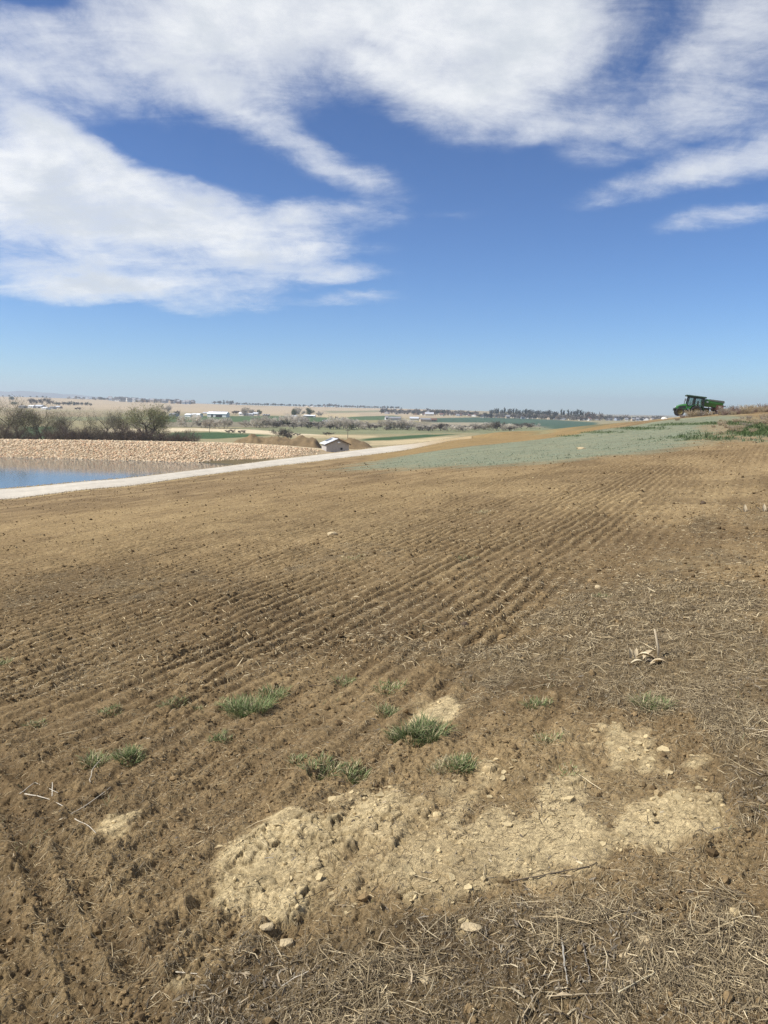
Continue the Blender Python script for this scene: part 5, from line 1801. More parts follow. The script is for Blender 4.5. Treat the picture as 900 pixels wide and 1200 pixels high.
weed('tan', 808.5, 102.4, 1.25, 1.1, "dry_weed", "straw coloured weed clump covering the tractor's rear wheel", "weed", "weeds before the tractor")
weed('grey', 819.5, 102.4, 1.0, 1.3, "dry_weed", "grey tan weed clump between the tractor and the seeder", "weed", "weeds before the tractor")
weed('tan', 829, 102.5, .8, 1.6, "dry_weed", "low straw weed clump under the seeder", "weed", "weeds before the tractor")
weed('red', 799, 102.6, .55, 1.5, "dry_weed", "low brownish weed clump by the tractor's front wheel", "weed", "weeds before the tractor")
weed('stalk', 865, 99, 1.5, 1.4, "dry_weed", "tall forked bare weed stalk standing above the others on the brow", "weed", "weeds of the brow")
for i in range(64):
    px = 844 + i * 1.25 + rr.uniform(-1, 1)
    k = rr.choice(['tan', 'tan', 'grey', 'red'])
    weed(k, px, rr.uniform(96, 104), (rr.uniform(.35, .85) if rr.random() < .75 else rr.uniform(.9, 1.6)) + .35 * max(0, (px - 870) / 50), rr.uniform(.7, 1.3), "dry_weed",
         {'tan': "straw coloured", 'red': "reddish brown", 'grey': "grey tan"}[k] + " weed clump in the dense dry growth uphill of the seeder", "weed", "weeds of the brow")
for i in range(60):
    px = rr.uniform(836, 935); d = rr.uniform(44, 84)
    k = rr.choice(['tan', 'grey', 'tan'])
    weed(k, px, d, rr.uniform(.25, .5), rr.uniform(1.1, 1.8), "dry_weed", {'tan': "straw coloured", 'grey': "grey tan"}[k] + " weed tuft between the dark green weeds and the brow", "weed", "dry tufts on the slope below the brow")
weed('tan', 793, 95, .5, 1.4, "dry_weed", "straw weed tuft beside the white stone on the brow", "weed", "weeds before the tractor")

# short growth of the sprayed strip and the dark green weed patches: too many blades to count
rng = np.random.default_rng(17)
n = 90000
d_ = np.exp(rng.uniform(math.log(26), math.log(118), n))
u_ = rng.uniform(-.16, .62, n)
x_ = u_ * d_
clump = fbm(x_, d_, .8, 751, 4, .65)
zt = near_zones(x_, d_)['teal'] ** 2
cg_ = cover(x_, d_, DKGREEN)
zg = ss(.2, .9, cg_ + (fbm(x_, d_, 1.3, 103, 4, .6) * .9 + fbm(x_, d_, .25, 101, 4, .6) * .3) * ss(0, .3, cg_))
keep = (rng.random(n) < np.maximum(zt * ss(-.15, .55, clump) * .55, zg))
x_, d_, zg, clump = x_[keep], d_[keep], zg[keep], clump[keep]
n = len(x_)
z_ = field_z(x_, d_)
A = np.stack([x_, d_, z_ - .01], -1)
h_ = (.025 + .04 * rng.random(n)) * (1 + 2.2 * zg)
B = A + np.stack([rng.normal(size=n) * .05, rng.normal(size=n) * .05, h_], -1)
teal_c = lerp(np.array((.19, .23, .155)), np.array((.30, .335, .24)), rng.random(n)[:, None])
grn_c = lerp(np.array((.055, .085, .03)), np.array((.11, .15, .06)), rng.random(n)[:, None])
cols = lerp(teal_c, grn_c, np.clip(zg, 0, 1)[:, None])
dk = rng.random(n) < .05
cols[dk] *= .55
V, F, C_ = strips(A, B, .03 + .03 * rng.random(n), rng, cols)
stuff(mesh_obj("short_grass", V, F, M_WEED, C_))

# odd stones and lumps farther up the slope
ROCKMAT = {'white': mat("white_stone", (.72, .68, .60), .9, .1, 6, bump=.5, bscale=12), 'brown': mat("dark_clod_soil", (.10, .07, .045), .95, .2, 8, bump=.6, bscale=20), 'clay': mat("clay_stone", (.50, .395, .235), .95, .18, 30, bump=.8, bscale=60)}


def single_rock(name, label, cat, px, py, size, mt, seed, group=None, sx=1.0, flat=.6, surface=None):
    p = ground_at(px, py, surface or terrain)
    p.z = float(field_z(np.array([p.x]), np.array([p.y]))[0])
    rng = np.random.default_rng(seed)
    me = bpy.data.meshes.new(name)
    import bmesh
    bm = bmesh.new()
    bmesh.ops.create_icosphere(bm, subdivisions=2, radius=1)
    for v in bm.verts:
        q = v.co
        f = 1 + .28 * float(vn(np.array([q.x * 1.3 + seed]), np.array([q.y * 1.3 + q.z * 1.7]), 1, seed)[0]) + .13 * float(vn(np.array([q.x * 3 + seed]), np.array([q.y * 3 - q.z * 3.3]), 1, seed + 3)[0])
        v.co = Vector((round(q.x * f * 5) / 5 * .5 + q.x * f * .5, q.y * f, q.z * f))
        v.co.x *= size * sx; v.co.y *= size * .8; v.co.z *= size * flat
    bm.to_mesh(me); bm.free()
    me.materials.append(ROCKMAT[mt])
    o = bpy.data.objects.new(name, me); scene.collection.objects.link(o)
    o.location = (p.x, p.y, p.z + size * flat * .35); o.rotation_euler = (0, 0, rng.uniform(0, 6.28) if sx == 1 else rng.uniform(-.4, .4))
    tag(o, label, cat, group)
    return o


single_rock("white_stone", "white stone lying on the brow just ahead of the tractor", "stone", 779, 491, .34, 'white', 801, sx=1.5)
single_rock("white_stone", "white rubble lump behind the crest of the tan soil ridge", "stone", 601.5, 504.5, .45, 'white', 802, sx=1.6)
single_rock("pale_stone", "pale flat stone in the grey green mulch strip", "stone", 682, 526, .22, 'clay', 803, sx=1.7, flat=.4)
single_rock("dark_lump", "long black lump on the crest of the tan soil ridge", "lump", 632.5, 502.6, .42, 'brown', 804, sx=1.6)
single_rock("dark_lump", "upright black lump on the crest of the tan soil ridge", "lump", 638.5, 501.2, .40, 'brown', 805, flat=1.1)

# ------------------------------------------------------------------ litter of the near field
M_STRAW = attr_mat("straw", .85, .18, fine=((90.0, .15),), translucent=.12)
M_CRUMB = attr_mat("soil_crumb", .97, .05, fine=((120.0, .2),), bump=((300.0, .004),))
M_GRASS = attr_mat("grass_blade", .7, .25, translucent=.25)


def bent_pieces(x, y, yaw, L, W, lift, bend, cols, rng, thick=True):
    """stalk pieces lying on the soil: three points each, triangular section when near"""
    n = len(x)
    dx, dy = np.cos(yaw), np.sin(yaw)
    pts = []
    for f, k in ((-.5, 0), (0, 1), (.5, 2)):
        bx = -dy * bend * L * (.25 - f * f) * 2
        by = dx * bend * L * (.25 - f * f) * 2
        X_, Y_ = x + dx * L * f + bx, y + dy * L * f + by
        Y_ = np.maximum(Y_, .8)
        pts.append(np.stack([X_, Y_, field_z(X_, Y_) + W * .4 + lift[:, k]], -1))
    P = np.stack(pts, 1)                                   # n,3,3
    # keep the middle from diving into the ground between bumps
    P[:, 1, 2] = np.maximum(P[:, 1, 2], (P[:, 0, 2] + P[:, 2, 2]) / 2)
    T = P[:, 2] - P[:, 0]
    T /= np.linalg.norm(T, axis=1)[:, None] + 1e-9
    s = np.cross(T, np.array((0, 0, 1.0))); s /= np.linalg.norm(s, axis=1)[:, None] + 1e-9
    u = np.cross(s, T)
    h = (W / 2)[:, None, None]
    wscale = np.array((.8, 1.0, .55))[None, :, None]
    if thick:
        ring = [P + s[:, None] * h * wscale, P - s[:, None] * h * wscale, P + u[:, None] * h * 1.1 * wscale]
        V = np.stack(ring, 2).reshape(n, 9, 3)
        base = [(0, 1, 4, 3), (3, 4, 7, 6), (1, 2, 5, 4), (4, 5, 8, 7), (2, 0, 3, 5), (5, 3, 6, 8)]
        F = (np.array(base)[None] + (np.arange(n) * 9)[:, None, None]).reshape(-1, 4)
        k = 9
    else:
        tw = rng.normal(size=(n, 1, 1)) * .8
        sd_ = s[:, None] + u[:, None] * tw
        V = np.stack([P + sd_ * h * wscale, P - sd_ * h * wscale], 2).reshape(n, 6, 3)
        base = [(0, 1, 3, 2), (2, 3, 5, 4)]
        F = (np.array(base)[None] + (np.arange(n) * 6)[:, None, None]).reshape(-1, 4)
        k = 6
    return V.reshape(-1, 3), F, np.repeat(cols, k, axis=0)


def scatter(n, y0, y1, rng, fn):
    """points by density fn (0..1), more of them near the camera"""
    y = np.exp(rng.uniform(math.log(y0), math.log(y1), n))
    x = rng.uniform(-.74, .74, n) * (y + .9)
    z = near_zones(x, y)
    k = rng.random(n) < fn(x, y, z)
    return x[k], y[k], {q: v[k] for q, v in z.items()}


rng = np.random.default_rng(23)
STRAW_T = np.array([(.64, .53, .335), (.47, .375, .22), (.36, .28, .165), (.28, .222, .138), (.19, .145, .086), (.105, .078, .048)])


def straw_cols(n, rng, w_):
    k = rng.choice(len(STRAW_T), n, p=w_)
    return STRAW_T[k] * (.8 + .4 * rng.random(n))[:, None]


def straw_batch(n, y0, y1, fn, L0, L1, W0, W1, w_, liftm, thick):
    x, y, z = scatter(n, y0, y1, rng, fn)
    m = len(x)
    th = z['thatch']
    rowyaw = math.atan2(ROW_D[1], ROW_D[0])
    yaw = np.where(rng.random(m) < .25, rowyaw + rng.normal(size=m) * .5, rng.random(m) * math.pi)
    L = L0 + (L1 - L0) * rng.random(m) ** 1.8
    W = W0 + (W1 - W0) * rng.random(m) ** 2
    lift = np.abs(rng.normal(size=(m, 3))) * (liftm * (.25 + th))[:, None]
    hi = rng.random(m) < .05 * (.3 + th)
    lift[hi, 2] += rng.random(hi.sum()) * L[hi] * .7
    return bent_pieces(x, y, yaw, L, W, lift, rng.normal(size=m) * .13, straw_cols(m, rng, w_), rng, thick)


def joined(batches):
    Vs, Fs, Cs, o = [], [], [], 0
    for V, F, C_ in batches:
        Vs.append(V); Fs.append(F + o); Cs.append(C_); o += len(V)
    return np.concatenate(Vs), np.concatenate(Fs), np.concatenate(Cs)


patchn = lambda x, y: ss(-.45, .35, fbm(x, y, 3.0, 901, 4, .65))
B = [
    straw_batch(420000, 1.3, 7.0, lambda x, y, z: z['thatch'] * (.07 + .93 * patchn(x, y) ** 1.3) * ss(7.0, 4.5, y), .012, .10, .0012, .0034, [.07, .13, .20, .24, .22, .14], .009, True),
    straw_batch(9000, 1.3, 9.0, lambda x, y, z: z['thatch'] * patchn(x, y) + .05, .08, .20, .0022, .0042, [.14, .2, .2, .2, .16, .10], .014, True),
    straw_batch(340000, 1.3, 8.0, lambda x, y, z: (1 - .7 * z['thatch']) * (.18 + .60 * patchn(x, y)) * (1 - .6 * z['crust']), .008, .060, .0009, .0026, [.08, .14, .20, .22, .20, .16], .003, True),
    straw_batch(420000, 4.5, 24.0, lambda x, y, z: z['thatch'] * (.20 + .80 * patchn(x, y)) * ss(4.5, 6.5, y), .018, .10, .0020, .0048, [.06, .12, .20, .25, .22, .15], .010, False),
    straw_batch(520000, 5.5, 80.0, lambda x, y, z: (1 - .7 * z['thatch']) * (.16 + .40 * patchn(x, y)) * (1 - z['teal']) * ss(90, 25, y), .012, .075, .0022, .0062, [.14, .20, .20, .16, .14, .16], .004, False),
]
# flat scraps of leaf and husk among the stalks, and thick mats of fine chaff
STRAW_T = np.array([(.50, .42, .28), (.40, .32, .21), (.31, .25, .17), (.26, .225, .17), (.19, .16, .12), (.12, .095, .07)])
B += [
    straw_batch(45000, 1.3, 8.0, lambda x, y, z: (z['thatch'] + .12) * patchn(x + 3, y), .010, .045, .002, .0052, [.10, .18, .22, .22, .16, .12], .004, False),
    straw_batch(260000, 1.3, 8.0, lambda x, y, z: (z['thatch'] * .9 + .15) * patchn(x - 5, y + 2) * (1 - .7 * z['crust']), .004, .022, .0008, .0020, [.07, .12, .20, .22, .21, .18], .003, False),
]
V, F, C_ = joined(B)
stuff(mesh_obj("straw_litter", V, F, M_STRAW, C_))

# crumbs and small clods
x, y, z = scatter(150000, 1.3, 14.0, rng, lambda x, y, z: (.12 + .55 * ss(-.2, .5, fbm(x, y, 2.5, 911, 4, .6))) * (1 - .6 * z['thatch']) * (1 - .75 * z['crust']))
n = len(x)
size = np.clip(np.exp(rng.normal(size=n) * .55) * .0042, .0018, .022) * (1 + .10 * np.clip(y - 3, 0, 9))
Z = field_z(x, y) + size * .25
base = lerp(C_SOIL, C_CRUST, z['crust'][:, None] * .9)
base = lerp(base, C_DARK, (rng.random(n) < .35)[:, None] * (1 - z['crust'][:, None]) * .8)
cols = base * (.75 + .55 * rng.random(n))[:, None]
V, F, C_ = rocks_arrays(np.stack([x, y, Z], -1), size, cols, rng, .75)

# a second helping of clods, coarser, over the slope above
x, y, z = scatter(150000, 6.0, 85.0, rng, lambda x, y, z: (.10 + .6 * ss(-.2, .5, fbm(x, y, 1.2, 913, 4, .6))) * (1 - .5 * z['thatch']) * (1 - z['teal']))
n = len(x)
size = np.clip(np.exp(rng.normal(size=n) * .6) * .0065, .003, .034) * (.7 + .035 * np.clip(y, 7, 70))
base = lerp(C_SOIL, C_PALE, z['pale'][:, None])
base = np.where((rng.random(n) < .4)[:, None], C_DARK * .8, base)
base = np.where((rng.random(n) < .025)[:, None], C_CRUST * .8, base)
V2, F2, C2 = rocks_arrays(np.stack([x, y, field_z(x, y) + size * .2], -1), size, base * (.75 + .5 * rng.random(n))[:, None], rng, .7)
stuff(mesh_obj("soil_crumbs", np.concatenate([V, V2]), np.concatenate([F, F2 + len(V)]), M_CRUMB, np.concatenate([C_, C2])))


def plate_arrays(P, size, cols, rng, thick=.16, tilt=.16):
    """flat broken pieces of clay skin with uneven outlines and slightly lifted rims"""
    n = len(P); k = 6
    a = (np.arange(k)[None] + .55 * rng.random((n, k))) * 2 * math.pi / k
    r = size[:, None] * (.50 + .65 * rng.random((n, k))) * (1 + .35 * np.cos(a - rng.random((n, 1)) * 6.28))
    X_, Y_ = r * np.cos(a), r * np.sin(a)
    th = (size * thick * (.6 + .8 * rng.random(n)))[:, None]
    curl = (size * .16 * rng.random(n))[:, None]
    top = np.stack([X_, Y_, th + curl * (.4 + rng.random((n, k)))], -1)
    bot = np.stack([X_ * .92, Y_ * .92, -th * 1.6 + 0 * X_], -1)
    mid = np.concatenate([np.zeros((n, 1, 2)), th[:, None]], -1)
    V = np.concatenate([top, bot, mid], 1)
    tx, ty = rng.normal(size=(n, 1)) * tilt, rng.normal(size=(n, 1)) * tilt
    V[..., 2] += V[..., 0] * tx + V[..., 1] * ty
    V = V + P[:, None, :]
    F = []
    for i in range(k):
        j = (i + 1) % k
        F += [(2 * k, i, j), (i, k + i, k + j), (i, k + j, j)]
    F = (np.array(F)[None] + (np.arange(n) * (2 * k + 1))[:, None, None]).reshape(-1, 3)
    return V.reshape(-1, 3), F, np.repeat(cols, 2 * k + 1, axis=0)


# flakes of dried clay
x, y, z = scatter(30000, 1.6, 8.0, rng, lambda x, y, z: z['crust'] * ss(-.05, .45, fbm(x, y, 2.6, 921, 4, .6)) * .9)
n = len(x)
size = .007 + .022 * rng.random(n) ** 3
cols = C_CRUST[None, :] * (.62 + .36 * rng.random(n))[:, None]
V, F, C_ = plate_arrays(np.stack([x, y, field_z(x, y) + size * .10], -1), size, cols, rng)
stuff(mesh_obj("clay_crumbs", V, F, M_CRUMB, C_))


# ---- pieces that can be told apart
def soil_point(px, py):
    p = ground_at(px, py, None)
    for _ in range(3):
        dz = float(field_z(np.array([p.x]), np.array([p.y]))[0]) - float(terrain(np.array([p.x]), np.array([p.y]))[0])
        p = ground_at(px, py, lambda a, b, dz=dz: terrain(a, b) + dz)
    return p


def stalk(name, label, pix, w_, tone, lift=0.006, group=None, heights=None):
    """a stalk along photo points, lying on (or above) the soil"""
    P = []
    for i, (a, b) in enumerate(pix):
        p = soil_point(a, b)
        P.append((p.x, p.y, p.z + lift + (heights[i] if heights else 0)))
    P = np.array(P)
    # refine and wobble
    t_ = np.linspace(0, len(P) - 1, 4 * (len(P) - 1) + 1)
    Q = np.stack([np.interp(t_, range(len(P)), P[:, k]) for k in range(3)], -1)
    r_ = np.random.default_rng(int(pix[0][0] * 7 + pix[0][1]))
    L = np.linalg.norm(P[-1] - P[0])
    Q += r_.normal(size=Q.shape) * .006 * L * np.array((1, 1, .4))
    w_ = w_ * .78
    mb = MB(); mb.tube(Q, np.linspace(w_, w_ * .6, len(Q)) * (1 + .12 * r_.normal(size=len(Q))), 6)
    V, F = mb.arrays()
    o = mesh_obj(name, V, F, M_STRAW, np.tile(np.array(tone), (len(V), 1)), smooth=True)
    return tag(o, label, "stalk", group)


PALE_S, TAN_S, GREY_S, DARK_S = (.56, .495, .385), (.46, .37, .235), (.40, .37, .31), (.13, .10, .07)
stalk("dry_stalk", "bent white stalk making an upturned V near the photo's left edge", [(24, 931), (41, 918), (68, 930)], .0035, PALE_S)
stalk("dry_stalk", "curved white stalk lying below the upturned V stalk", [(30, 931), (56, 937), (80, 949)], .0042, PALE_S)
stalk("dry_stalk", "long straight pale stalk pointing up to the pair of green tufts", [(70, 962), (100, 946), (130, 924)], .0034, PALE_S)
stalk("dry_stalk", "short curved stalk lying under the long straight pale one", [(87, 961), (104, 969), (113, 978)], .0030, PALE_S)
stalk("dry_stalk", "short upright white stub between the bent stalks and the tufts", [(61, 934), (62, 922)], .0042, PALE_S, heights=[0, .02])
stalk("dry_stalk", "forked white stub at the foot of the sparse tuft", [(106, 918), (108, 908), (117, 898)], .0032, PALE_S, heights=[0, .02, .03])
stalk("dry_stalk", "thick pale stalk lying level in the grey thatch near the photo's right edge", [(871, 855), (884, 856), (897, 857)], .0060, PALE_S)
stalk("dry_stalk", "long yellow stem curving in from the bottom edge", [(612, 1198), (624, 1175), (638, 1160), (656, 1152)], .0030, TAN_S, .014)
stalk("dry_stalk", "long yellow stem lying level near the bottom edge", [(640, 1172), (680, 1169), (726, 1168)], .0028, TAN_S, .012)
stalk("dry_stalk", "yellow stem rising from the level one towards the clay lumps", [(724, 1168), (746, 1157), (768, 1145)], .0028, (.60, .52, .34), .016)
stalk("dry_stalk", "stout grey weathered stem pointing down to the yellow stems", [(658, 1103), (661, 1128), (664, 1157)], .0042, GREY_S, .012)
stalk("dry_stalk", "dark thin stem parallel to the stout grey one", [(684, 1110), (688, 1132), (692, 1153)], .0028, (.22, .19, .155), .010)
stalk("dry_stalk", "pale stem lying across the small tan clump of soil", [(206, 1141), (219, 1142), (231, 1143)], .0030, PALE_S)
stalk("dry_stalk", "pair of pale straws leaning on the straw mat, the upper", [(330, 1160), (345, 1150), (362, 1142)], .0028, PALE_S, .012)
stalk("dry_stalk", "dark twig along the lower lip of the bare clay", [(600, 1034), (640, 1027), (690, 1017), (700, 1012)], .0034, DARK_S, .006)
stalk("dry_stalk", "tan root lying between the dense green patch and the bare crumbly soil", [(268, 848), (276, 857), (292, 855), (320, 853), (345, 850)], .0050, (.30, .22, .13), .004)
stalk("dry_stalk", "dark root on the crumbled soil above the middle tufts", [(362, 804), (375, 804), (388, 801), (396, 797)], .0060, (.12, .085, .05), .004)
# husk litter with one standing stalk
hp = soil_point(757, 776)
hk = thing("corn_stub", "broken pale corn husks around a standing stalk in the grey thatch", "corn stub", hp)
r_ = np.random.default_rng(5)


def husk(parent, off, size, yaw, pitch, tone, name="husk"):
    V = []
    for i in range(6):
        f = i / 5
        wd = size * .22 * math.sin(math.pi * (.15 + .8 * f))
        cx = f * size
        for s_ in (-1, 0, 1):
            V.append((cx, s_ * wd, .25 * size * math.sin(f * 2.2) * (1 if s_ else .8) + abs(s_) * wd * .5))
    V = np.array(V)
    Q = [(i * 3 + j, i * 3 + j + 1, i * 3 + j + 4, i * 3 + j + 3) for i in range(5) for j in range(2)]
    V2 = V + np.array((0, 0, .0015))
    Q2 = [tuple(q_ + 18 for q_ in q[::-1]) for q in Q]
    M_ = Matrix.Translation(off) @ Matrix.Rotation(yaw, 4, 'Z') @ Matrix.Rotation(-pitch, 4, 'Y')
    VV = np.array([M_ @ Vector(v) for v in np.concatenate([V, V2])])
    return mesh_obj(name, VV, Q + Q2, M_STRAW, np.tile(np.array(tone), (36, 1)), parent=parent, smooth=True)


for off, size, yaw, pitch, tone in [((-.13, .03, .02), .10, 1.9, 1.2, (.66, .58, .43)), ((-.08, .03, .02), .10, 1.2, 1.15, (.64, .56, .42)), ((-.09, -.02, .05), .12, -.6, .2, (.72, .65, .50)), ((-.02, .02, .02), .13, .4, .35, (.55, .48, .36)),
                                    ((.02, -.06, .015), .12, -.5, .1, (.60, .52, .38)), ((.08, -.02, .02), .12, 2.8, .2, (.50, .42, .30)), ((.0, -.10, .01), .14, .1, .05, (.62, .54, .40)), ((-.15, -.07, .01), .10, -.2, .1, (.66, .60, .46))]:
    husk(hk, Vector(off) * .8, size * .72, yaw, pitch, np.array(tone) * np.array((.86, .80, .70)))
b = MB(); b.tube([(.10, .03, -.02), (.085, .03, .10), (.055, .03, .22)], [.010, .009, .006], 8)
V, F = b.arrays(); mesh_obj("stalk", V, F, M_STRAW, np.tile(np.array((.50, .41, .28)), (len(V), 1)), parent=hk, smooth=True)
b = MB(); b.tube([(.0, .0, .012), (.12, .01, .02), (.22, .03, .012)], [.012, .012, .008], 7)
V, F = b.arrays(); mesh_obj("fallen_stalk", V, F, M_STRAW, np.tile(np.array((.16, .13, .10)), (len(V), 1)), parent=hk, smooth=True)
for px, py, lab in [(872.5, 600, "pale upright husk on the slope, the smaller one beside a bigger pair"), (895, 599.5, "pair of pale upright husks at the photo's right edge")]:
    p = soil_point(px, py)
    t = thing("corn_husk", lab, "corn husk", p)
    husk(t, (0, 0, .0), .12, 1.3, 1.15, (.52, .43, .29)); husk(t, (.04, .02, 0), .09, 1.9, .8, (.47, .38, .26)); husk(t, (-.05, .0, 0), .10, 2.6, .5, (.45, .37, .25))

# clods one can tell apart
for k, (px, py, s_, sx, lab) in enumerate([
    (390, 627, .085, 1.5, "pale pink stone alone on the brown slope"), (313, 1094, .020, 1.3, "palest clod with a black shadow at the lower lip of the bare clay"), (335, 1107, .021, 1.2, "squarish brown clod below the lip of the bare clay"),
    (756, 1105, .022, 1.6, "long tan clod lying on the dark thatch"), (735, 1118, .019, 1.4, "smaller tan clod just downhill of the long one on the thatch"), (553, 1092, .027, 1.2, "rounded yellow lump of clay in the thatch"),
    (500, 1158, .018, 1.2, "small tan lump under the thatch near the bottom edge"), (700, 688, .04, 1.0, "small brown clod beside a green sprig on the slope")]):
    single_rock("clay_clod", lab, "clod", px, py + 2, s_, 'clay', 820 + k, sx=sx, flat=.55)
single_rock("dark_clod", "round black clod alone high on the slope", "clod", 824, 590, .055, 'brown', 840, flat=.8)
single_rock("dark_clod", "dark clod on the fan of worked soil left of the tractor's slope", "clod", 545, 735, .032, 'brown', 841, flat=.7)
rr = random.Random(4)
for k, (px, py) in enumerate([(296, 1078), (304, 1084), (322, 1072), (330, 1064), (338, 1062), (352, 1052), (360, 1048), (366, 1056), (372, 1030), (349, 1022), (341, 1030), (356, 1012), (352, 1000), (362, 996), (500, 985), (523, 963), (575, 935), (590, 912), (598, 900), (604, 892), (590, 905),
                              (705, 990), (722, 995), (718, 978), (727, 997), (766, 952), (772, 946), (768, 962), (765, 970), (812, 958), (820, 920), (826, 914), (817, 925), (735, 880), (748, 884), (694, 855), (702, 858), (520, 838), (505, 845)]):
    p = soil_point(px, py)
    sz_ = rr.uniform(.009, .017) * (p.y / 3.0) ** .5
    V, F, C_ = plate_arrays(np.array([[0, 0, sz_ * .12]]), np.array([sz_]), C_CRUST[None, :] * rr.uniform(.72, .92), np.random.default_rng(900 + k), .15, .2)
    o = mesh_obj("clay_flake", V, F, M_CRUMB, C_)
    o.location = p
    tag(o, "flat pale clay flake broken from the bare clay patch", "clay flake", "clay flakes of the bare patch")



# ---- green tufts
def tuft_mesh(name, seed, R, H, n, green, straw_share, parent=None):
    r_ = np.random.default_rng(seed)
    a = r_.random(n) * 6.283
    rad = R * .75 * np.sqrt(r_.random(n))
    clump = r_.integers(0, 5, n)
    ca = clump * 1.256 + .3
    bx = rad * np.cos(a) * .55 + R * .45 * np.cos(ca) * (r_.random(n) < .9)
    by = rad * np.sin(a) * .55 + R * .45 * np.sin(ca) * (r_.random(n) < .9)
    L = H * (.45 + .75 * r_.random(n))
    lean = .35 + .85 * r_.random(n)
    ya = a + r_.normal(size=n) * .5
    V = []
    w = (.0011 + .0012 * r_.random(n)) * (1 + R * 2)
    pts = []
    for f in (0, .35, .7, 1.0):
        out = lean * L * (f ** 1.7) * .9
        up = L * (f - .38 * lean * f * f)
        pts.append(np.stack([bx + np.cos(ya) * out, by + np.sin(ya) * out, up - .008], -1))
    side = np.stack([-np.sin(ya), np.cos(ya), r_.normal(size=n) * .4], -1)
    side /= np.linalg.norm(side, axis=1)[:, None]
    rows_ = []
    for p_, ws in zip(pts, (1, .95, .6, .05)):
        rows_ += [p_ - side * (w * ws)[:, None], p_ + side * (w * ws)[:, None]]
    V = np.stack(rows_, 1).reshape(-1, 3)
    F = (np.array([(0, 1, 3, 2), (2, 3, 5, 4), (4, 5, 7, 6)])[None] + (np.arange(n) * 8)[:, None, None]).reshape(-1, 4)
    g0 = lerp(np.array((.085, .128, .042)), np.array((.27, .305, .13)), r_.random(n)[:, None]) * green
    st = r_.random(n) < straw_share
    g0[st] = np.array((.50, .42, .25)) * (.7 + .5 * r_.random(st.sum()))[:, None]
    return V, F, np.repeat(g0, 8, axis=0)


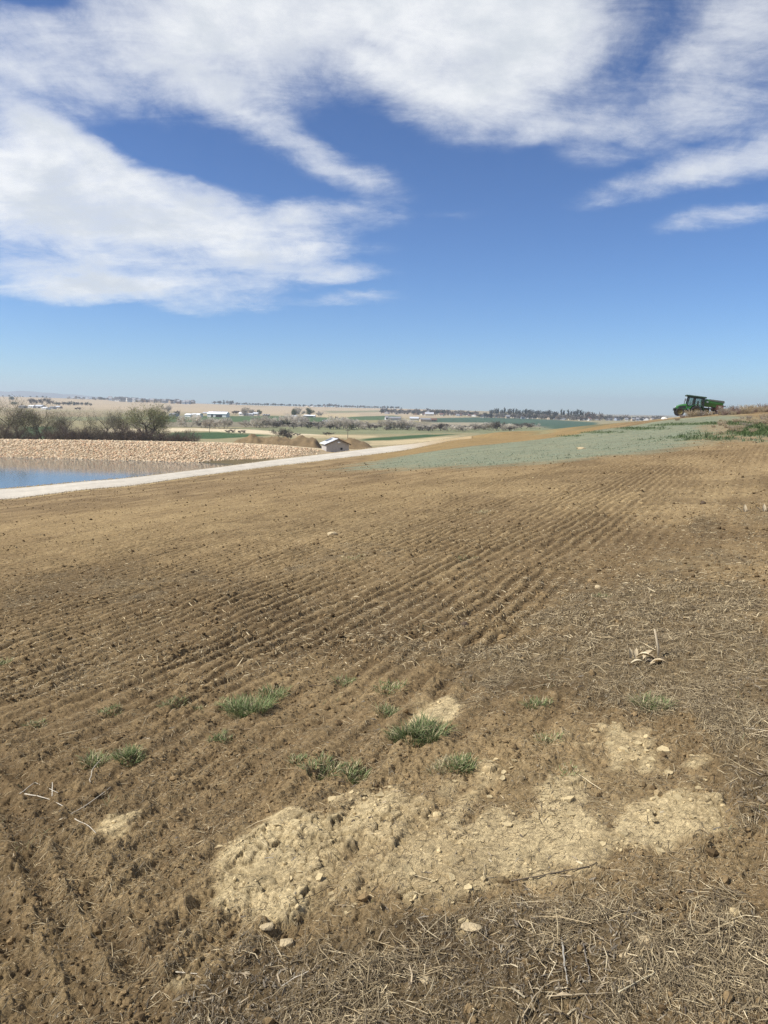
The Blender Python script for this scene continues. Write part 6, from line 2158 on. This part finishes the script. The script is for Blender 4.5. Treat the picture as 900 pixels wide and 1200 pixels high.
TUFTS = [
    (292, 836, 22, 19, 240, 1.0, .05, "densest green grass patch between the furrows and the crumbly soil"),
    (320, 811, 15, 11, 110, 1.0, .08, "small green patch touching the uphill side of the densest one"),
    (262, 822, 9, 8, 36, 1.2, .3, "faded thin sprigs on the downhill side of the densest green patch"),
    (257, 866, 11, 9, 60, .9, .1, "green tuft just below the densest patch"),
    (494, 864, 25, 21, 210, .85, .08, "largest dark green tuft below the broken pale clay plates"),
    (466, 865, 11, 13, 60, .85, .1, "dark tuft spreading from the side of the largest tuft"),
    (517, 900, 13, 14, 70, .95, .75, "straw coloured half of the tuft with a bleached base"),
    (540, 897, 14, 15, 85, 1.0, .1, "green half of the tuft with a bleached base"),
    (458, 809, 16, 9, 60, 1.15, .25, "pale green sprigs in a line above the largest tuft"),
    (453, 834, 11, 12, 50, .9, .2, "dark wispy tuft up and left of the largest tuft"),
    (403, 801, 10, 9, 45, 1.0, .2, "short sprigs beside the dark root"),
    (150, 888, 13, 14, 95, .95, .08, "compact green tuft, greener of the pair above the long pale stalk"),
    (112, 896, 13, 15, 80, 1.0, .35, "sparse yellowish tuft of the pair above the long pale stalk"),
    (128, 838, 12, 8, 50, 1.0, .15, "flat green sprigs beside a dark clod among the furrows"),
    (200, 824, 13, 9, 60, .85, .2, "dark flat sprigs in a furrow above the pair of tufts"),
    (232, 832, 7, 7, 24, 1.1, .3, "thin sprig between two green patches of the furrows"),
    (377, 900, 20, 12, 100, .95, .25, "loose grey green tuft in the middle of the near soil"),
    (350, 892, 10, 9, 40, .95, .2, "little sprigs beside the loose grey green tuft"),
    (415, 910, 15, 13, 80, 1.05, .15, "bright green tuft beside a white straw, next to the loose one"),
    (630, 826, 13, 10, 70, 1.0, .15, "green tuft at the edge of the thatch above the small clay patch"),
    (764, 828, 17, 16, 120, .95, .3, "tall green tuft below the corn husks"),
    (641, 868, 13, 9, 45, 1.2, .4, "pale sprigs between the tuft of the thatch edge and the bare clay"),
    (665, 905, 18, 8, 40, 1.3, .5, "faded grey green sprigs spread thinly over the clay"),
    (3, 780, 8, 9, 45, 1.0, .1, "green tuft cut by the photo's left edge"),
    (42, 848, 10, 8, 36, .9, .3, "dull sprigs near the left edge above the white stalks"),
    (705, 699, 9, 5, 40, 1.0, .3, "small green sprig on the slope above the thatch"),
    (545, 655, 12, 4, 40, .8, .3, "dark green sprigs far up the furrows"),
    (415, 655, 14, 4, 50, 1.2, .6, "faded straw green tuft far up the furrows"),
    (565, 602, 12, 4, 50, 1.3, .8, "straw coloured tuft on the pale upper slope"),
]
for k, (px, py, rp, hp_, n, green, stw, lab) in enumerate(TUFTS):
    p = soil_point(px, py)
    s = p.y / 900 * 1.05
    V, F, C_ = tuft_mesh("grass_tuft", 500 + k, rp * s * 1.5, hp_ * s * .95, int(n * 4.2), green, min(.9, stw + .12))
    # seat every blade on the relief
    foot = V.reshape(-1, 8, 3)
    bz = field_z(foot[:, :2, 0].mean(1) + p.x, foot[:, :2, 1].mean(1) + p.y) - p.z
    foot[:, :, 2] += bz[:, None]
    o = mesh_obj("grass_tuft", foot.reshape(-1, 3), F, M_GRASS, C_)
    o.location = p
    tag(o, lab, "grass tuft", "green tufts in the soil")

# seedlings and stray blades between the tufts
x, y, z = scatter(26000, 2.2, 9.0, rng, lambda x, y, z: ss(.12, .5, fbm(x, y, 1.4, 951, 4, .6)) * ss(.3, .6, fbm(x, y, 9.0, 953, 2)) * (1 - .8 * z['crust']) * .8)
n = len(x)
A = np.stack([x, y, field_z(x, y) - .003], -1)
B_ = A + np.stack([rng.normal(size=n) * .018, rng.normal(size=n) * .018, .012 + .035 * rng.random(n)], -1)
cg = lerp(np.array((.09, .13, .05)), np.array((.26, .27, .14)), rng.random(n)[:, None])
V, F, C_ = strips(A, B_, .0022 + .0016 * rng.random(n), rng, cg)
stuff(mesh_obj("seedling_grass", V, F, M_GRASS, C_))
